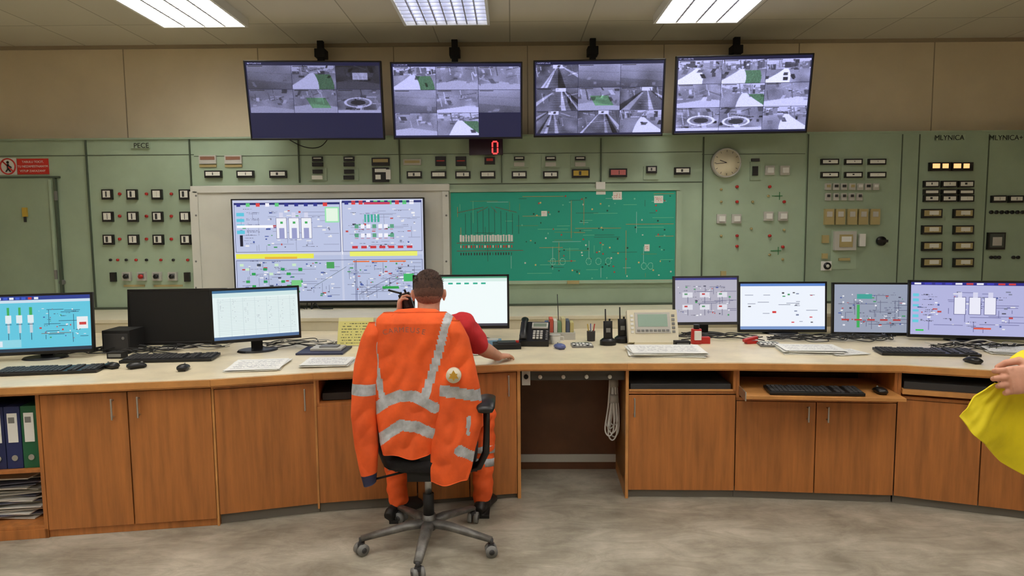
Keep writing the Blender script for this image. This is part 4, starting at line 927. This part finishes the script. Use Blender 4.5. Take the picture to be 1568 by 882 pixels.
def bottle(b):
    b.loft([(0,0,0),(0,0,.1)],[.038,.034],red,20); b.cyl((0,0,.1),(0,0,.13),.02,blackp,seg=16); b.bx(-.022,.022,-.05,-.03,.03,.09,white); b.bx(.03,.09,-.02,.02,0,.045,red)
small('red_marking_stamp',1066,526,bottle)
def redclip(b): b.bx(-.04,.04,-.02,.02,0,.02,red); b.M=b.M@Matrix.Rotation(math.radians(-12),4,'Y'); b.bx(-.05,.05,-.016,.016,.022,.04,red)
small('red_stapler',1150,526,redclip,12)
small('desk_calculator',1178,529,calc,-8)
def cables_box(b):
    b.bx(-.05,.05,-.03,.03,0,.04,blackm); b.bx(-.04,.04,-.032,-.03,.01,.03,grey)
small('power_adapter',1044,531,cables_box); small('power_adapter',180,548,cables_box)
def pc(b): b.bx(-.09,.09,-.1,.1,0,.15,blackm); b.bx(-.08,.08,-.104,-.1,.02,.13,dgrey); b.cyl((.05,-.105,.1),(.05,-.108,.1),.01,grey,seg=12)
small('desk_speaker',192,537,pc)
def tissue(b): b.bx(-.07,.07,-.05,.05,0,.035,mat('small_notes_box',(120,160,190),.5)); b.bx(-.05,.05,-.03,.03,.035,.041,white)
small('note_box',752,528,tissue)
def flatbox(b): b.bx(-.09,.09,-.06,.06,0,.035,blackm); b.bx(-.06,.06,-.04,.04,.035,.045,dgrey); b.cyl((.07,0,.035),(.07,0,.05),.012,red,seg=12)
small('label_printer',776,533,flatbox,5)
p=T(1000,527); b=B(); b.M=Matrix.Translation((p.x,p.y,TZ+.03))@Matrix.Rotation(math.radians(-22),4,'X')
agb=mat('aged_beige_plastic',(222,215,190),.5)
b.bx(-.17,.17,-.02,.03,-.02,.205,agb); b.bx(-.12,.12,-.026,-.02,.04,.185,lgrey); b.bx(-.1,.1,-.028,-.026,.085,.172,mat('terminal_lcd',(140,168,150),.3))
for i in range(8): b.box((-.098+i*.028,-.028,.058),(.02,.006,.014),grey)
for i in range(5): b.box((.14,-.022,.05+i*.028),(.02,.008,.016),grey); b.box((-.14,-.022,.05+i*.028),(.02,.008,.016),white)
b.M=Matrix.Translation((p.x,p.y,TZ)); b.bx(-.13,.13,.03,.11,.0005,.03,agb); b.bx(-.13,.13,-.03,.03,.0005,.02,agb)
b.obj('operator_terminal',None,.004)
def cable(pts):
    P=[V(p) for p in pts]; out=[]
    for i in range(len(P)-1):
        p0=P[max(i-1,0)];p1=P[i];p2=P[i+1];p3=P[min(i+2,len(P)-1)]
        for k in range(6):
            t=k/6; out.append(.5*((2*p1)+(p2-p0)*t+(2*p0-5*p1+4*p2-p3)*t*t+(3*p1-p0-3*p2+p3)*t**3))
    out.append(P[-1]); return out
def tangle(name,cx,cy,spread,n,seed,m=blackm):
    rg=random.Random(seed); b=B(); c=T(cx,cy)
    for i in range(n):
        pts=[]; x=c.x-spread+rg.uniform(0,.1); y=min(c.y,YL-.2)+rg.uniform(-.05,.08)
        while x<c.x+spread: pts.append((x,min(y+rg.uniform(-.07,.07),YL-.02),TZ+.006+rg.uniform(0,.035))); x+=rg.uniform(.05,.13)
        if len(pts)>2: pt=cable(pts); b.loft(pt,[rg.uniform(.0025,.004)]*len(pt),rg.choice([m,m,dgrey,lgrey]),6)
    b.obj(name)
tangle('cable_tangle',165,542,.5,12,1); tangle('cable_tangle',300,538,.25,4,2); tangle('cable_tangle',455,532,.3,9,3); tangle('cable_tangle',755,527,.12,3,4); tangle('cable_tangle',1100,520,.3,9,5); tangle('cable_tangle',1270,522,.45,12,6); tangle('cable_tangle',1500,535,.35,9,7)
b=B(); p=PY(478,470,YP-.1)
pt=cable([(p.x,YP-.1,p.z+.06),(p.x+.0,YP-.13,p.z-.02),(p.x+.03,YP-.12,ZL+.05),(p.x+.08,YP-.15,ZL+.01),(p.x+.2,YP-.18,ZL+.01)]); b.loft(pt,[.005]*len(pt),blackm,6)
pt=cable([(p.x-.04,YP-.1,p.z+.06),(p.x-.04,YP-.14,p.z-.04),(p.x-.07,YP-.13,ZL+.01),(p.x-.2,YP-.16,ZL+.01)]); b.loft(pt,[.004]*len(pt),blackm,6)
b.obj('television_cables')
b=B(); c=PY(938,575,4.25); rg=random.Random(6); zt_=TZ-.042
for i in range(6):
    L_=.3+rg.uniform(-.06,.12); x=c.x+rg.uniform(-.02,.02)
    pt=cable([(x,4.25,zt_),(x+.0,4.24,.70),(x-.012,4.23,.70-L_*.5),(x-.03,4.23,.70-L_*.9),(x-.0,4.22,.70-L_),(x+.025,4.22,.70-L_*.8),(x+.012,4.23,.66)]); b.loft(pt,[.0045]*len(pt),rg.choice([white,lgrey,white]),8)
for z in (.66,.56): b.cyl((c.x-.02,4.235,z),(c.x+.03,4.235,z),.03,lgrey,seg=14)
b.obj('hanging_white_cable_bundle')
b=B(); p=T(862,520); yy=YL-.06; b.cyl((p.x,yy,TZ+.0005),(p.x,yy,TZ+.01),.03,blackp); b.cyl((p.x,yy,TZ+.01),(p.x-.01,yy,TZ+.28),.003,blackp,seg=8); b.obj('desk_antenna')
b=B(); p=PY(490,222,YP-.05); pt=cable([(p.x-.35,YP-.04,p.z+.1),(p.x-.15,YP-.03,p.z-.01),(p.x,YP-.03,p.z-.01),(p.x+.1,YP-.04,p.z+.1)]); b.loft(pt,[.004]*len(pt),blackm,6)
b.obj('screen_cable')

# ------------------------------------------------------------------ office chair
ch=empty('office_chair'); hy=3.42
hx=(649-784)*hy/FPX
pl=mat('worn_grey_metal',(104,102,98),.45,metal=.4,var=.25,scale=20); fab=mat('black_chair_fabric',(22,22,26),.85,bump=.2,bscale=200)
b=B()
for k in range(5):
    a=math.radians(-92+72*k); R_=.345; ex,ey=hx+R_*math.cos(a),hy+R_*math.sin(a)
    b.loft([(hx,hy,.125),(hx+.12*math.cos(a),hy+.12*math.sin(a),.12),(ex,ey,.085)],[(.02,.034),(.018,.028),(.012,.02)],pl,12,ref=(0,0,1),power=4)
    b.cyl((ex,ey,.09),(ex,ey,.055),.011,dgrey,seg=10)
    n_=V((-math.sin(a+.5),math.cos(a+.5),0)); c=V((ex,ey,.031))
    for s_ in (-1,1): b.cyl(c+n_*s_*.008,c+n_*s_*.028,.03,grey,seg=20); b.cyl(c+n_*s_*.026,c+n_*s_*.03,.014,dgrey,seg=12)
    b.box((ex,ey,.055),(.03,.03,.02),dgrey)
b.cyl((hx,hy,.09),(hx,hy,.17),.035,pl); b.cyl((hx,hy,.17),(hx,hy,.28),.028,blackm); b.cyl((hx,hy,.28),(hx,hy,.42),.018,steel)
b.obj('star_base',ch)
b=B(); sy=hy+.16
b.loft([(hx,sy,.40),(hx,sy,.42),(hx,sy,.47),(hx,sy,.495)],[(.21,.2),(.245,.24),(.25,.245),(.2,.2)],fab,40,ref=(1,0,0),power=3.2)
b.box((hx,hy+.08,.385),(.2,.26,.05),blackm); b.cyl((hx+.1,hy+.05,.385),(hx+.25,hy+.05,.38),.006,blackm,seg=8); b.cyl((hx-.1,hy+.0,.40),(hx-.26,hy-.03,.37),.006,blackm,seg=8)
b.obj('seat_cushion',ch)
b=B(); yb=hy-.045
b.loft([(hx,hy+.02,.38),(hx,yb-.0,.40),(hx,yb-.02,.5),(hx,yb,.7)],[(.035,.012)]*4,blackm,14,ref=(1,0,0),power=4)
pts=[(hx,yb,.5),(hx,yb-.008,.56),(hx,yb-.012,.75),(hx,yb,.95),(hx,yb+.01,1.10),(hx,yb+.012,1.16)]
b.loft(pts,[(.14,.02),(.19,.03),(.2,.032),(.19,.03),(.165,.026),(.12,.015)],fab,32,ref=(1,0,0),power=3)
b.obj('backrest',ch)
b=B()
for s_ in (-1,1):
    ax=hx+s_*(.305 if s_>0 else .27); sh=0 if s_>0 else .16
    b.loft([(ax,hy-.15+sh,.745),(ax,hy-.13+sh,.76),(ax,hy-.02+sh,.765),(ax,hy+.09+sh,.76),(ax,hy+.13+sh,.745)],[(.010,.035),(.016,.045),(.017,.046),(.016,.045),(.01,.03)],blackp,20,ref=(0,0,1))
    b.loft([(ax,hy-.02+sh,.755),(ax-.0*s_,hy-.02+sh,.62),(ax-.005*s_,hy-.01+sh*.7,.5),(ax-.04*s_,hy+.02+sh*.4,.42),(ax-.1*s_,hy+.05,.39),(ax-.2*s_,hy+.08,.385)],[(.028,.018),(.026,.016),(.03,.018),(.03,.018),(.03,.014),(.03,.012)],blackp,14,ref=(0,1,0),power=3)
b.obj('armrests',ch)

# ------------------------------------------------------------------ hi-vis jacket draped on the chair back
YJF=3.31; JS=YJF/FPX
def jx(px): return (px-784)*JS
_ys=list(range(460,781,10)); _zs=[PY(650,y_,YJF).z for y_ in _ys]
def jz(py): return float(np.interp(py,_ys,_zs))
def segd(px,py,poly):
    best=1e9
    for (x0,y0),(x1,y1) in zip(poly[:-1],poly[1:]):
        dx,dy=x1-x0,y1-y0; t=max(0,min(1,((px-x0)*dx+(py-y0)*dy)/(dx*dx+dy*dy))); best=min(best,math.hypot(px-x0-t*dx,py-y0-t*dy))
    return best
def drape(b,rows,ymid,dep,strips,nrow=170,seg=150,pw=2.6,fold=.006,ph=0.0,cuff=None,endround=True):
    ys=[q[0] for q in rows]; ls=[q[1] for q in rows]; rs_=[q[2] for q in rows]
    vs_=[];fs=[];mi=[]; nz=noise.noise
    for i in range(nrow+1):
        v=i/nrow; y=ys[0]+(ys[-1]-ys[0])*v; l=np.interp(y,ys,ls); r_=np.interp(y,ys,rs_)
        cx=(l+r_)/2; hw=(r_-l)/2; d=dep if not callable(dep) else dep(y)
        k=1.0
        if endround: k=min(1,math.sqrt(max(0.0,v*14))) ; k=max(k,.25)
        hw*=min(1,.93+v*1.5)
        ym=ymid if not callable(ymid) else ymid(y)
        for j in range(seg):
            t=2*math.pi*j/seg; c,s_=math.cos(t),math.sin(t); q=(abs(c)**pw+abs(s_)**pw)**(-1/pw); c*=q;s_*=q
            px=cx+hw*c; sd=1 if s_<0 else -1
            n1=nz(V((px*.030+ph*3,y*.010,ph+sd))); n2=1-2.4*abs(nz(V((px*.034+y*.016,y*.017-px*.012,4+ph+sd)))); n3=nz(V((px*.075,y*.035,9+ph+sd)))
            w=fold*((.5+.9*v)*(2.1*n1)+1.0*n2*(.7+.4*v)+.55*n3)
            dy=d*s_*k+ (w if s_<0 else -w*.5)*min(1,abs(s_)*1.6)
            zz=jz(y)- (0.010*math.cos(px*.09+ph) if v>.8 else 0)*(v-.8)*5
            vs_.append((jx(px),ym+dy,zz))
    for i in range(nrow):
        for j in range(seg):
            j2=(j+1)%seg; fs.append((i*seg+j,i*seg+j2,(i+1)*seg+j2,(i+1)*seg+j))
            X=(vs_[i*seg+j][0]+vs_[i*seg+j2][0])/2; px=X/JS+784; y=ys[0]+(ys[-1]-ys[0])*(i+.5)/nrow
            m_=org
            for poly,hw in strips:
                if segd(px,y,poly)<hw: m_=refl
            if cuff and y>cuff: m_=dark
            mi.append(m_)
    fs.append(tuple(range(seg))); mi.append(org); fs.append(tuple(nrow*seg+j for j in range(seg))[::-1]); mi.append(dark)
    o=len(b.v); b.v+=[V(p) for p in vs_]
    for q,m_ in zip(fs,mi): b.f.append([x+o for x in q]); b.m.append(b.mi(m_)); b.sm.append(True)
jk=empty('high_visibility_jacket')
yj=hy-.045
b=B()
drape(b,[(480,578,684),(487,572,692),(500,567,699),(530,562,708),(570,561,708),(600,564,700),(640,567,676),(680,571,660),(700,576,654)],yj,.075,
   [([(566,490),(570,560),(579,612)],5),([(684,486),(668,545),(645,612)],6.5),([(560,632),(590,612),(610,604),(630,606),(662,624)],8.5),([(560,684),(590,662),(610,649),(632,652),(662,668)],8.5)],fold=.0095,pw=3.0)
b.obj('jacket_body',jk)
b=B()
drape(b,[(495,558,580),(520,546,580),(560,534,578),(600,529,570),(640,527,567),(690,532,568),(720,538,566),(744,544,563)],yj-.01,lambda y: .05,
   [([(520,598),(580,598)],9)],nrow=130,seg=90,fold=.008,ph=1.3,cuff=728)
b.obj('jacket_left_sleeve',jk)
b=B()
drape(b,[(492,680,702),(520,684,716),(560,682,725),(595,664,732),(620,659,735),(650,655,736),(690,653,724),(720,651,718),(741,652,711)],yj-.03,lambda y: .05,
   [([(655,596),(690,600),(740,608)],9),([(700,690),(730,708)],8),([(715,640),(713,665)],3)],nrow=130,seg=110,fold=.010,ph=2.7)
b.obj('jacket_right_sleeve',jk)
b=B(); z=jz(484); b.loft([(jx(588),yj-.02,z-.02),(jx(605),yj+.015,z+.004),(jx(632),yj+.025,z+.008),(jx(660),yj+.015,z+.004),(jx(676),yj-.02,z-.02)],[(.016,.03),(.02,.035),(.02,.035),(.02,.035),(.016,.03)],org,16,ref=(0,0,1)); b.obj('jacket_collar',jk)
ex,ez=jx(693),jz(573); ye=yj-.035-.072
b=B(); b.cyl((ex,ye+.03,ez),(ex,ye,ez),.037,mat('emblem_white',(222,214,190),.6),seg=32)
b.add([(ex-.024,ye-.001,ez-.014),(ex+.024,ye-.001,ez-.014),(ex,ye-.001,ez+.028)],[(0,1,2)],mat('emblem_gold',(196,150,50),.5)); b.add([(ex-.02,ye-.0015,ez+.01),(ex+.02,ye-.0015,ez+.01),(ex,ye-.0015,ez-.026)],[(0,2,1)],MATS['emblem_gold'])
b.obj('jacket_emblem',jk)
tm=mat('jacket_print_grey',(150,92,80),.7)
for i,chh in enumerate('CARMEUSE'):
    px=589+i*8.4; d=(px-618)/29
    text('jacket_letter_%d'%i,chh,.036,(jx(px),yj-.096,jz(507+3.5*d*d-3.5)),tm,jk,rot=(math.pi/2,d*.22,0))

# ------------------------------------------------------------------ world
w=bpy.data.worlds.new('room_world'); sc.world=w; w.use_nodes=True; w.node_tree.nodes['Background'].inputs[0].default_value=(1,.95,.88,1); w.node_tree.nodes['Background'].inputs[1].default_value=.05
print('SCRIPT_DONE',time.time()-T0)
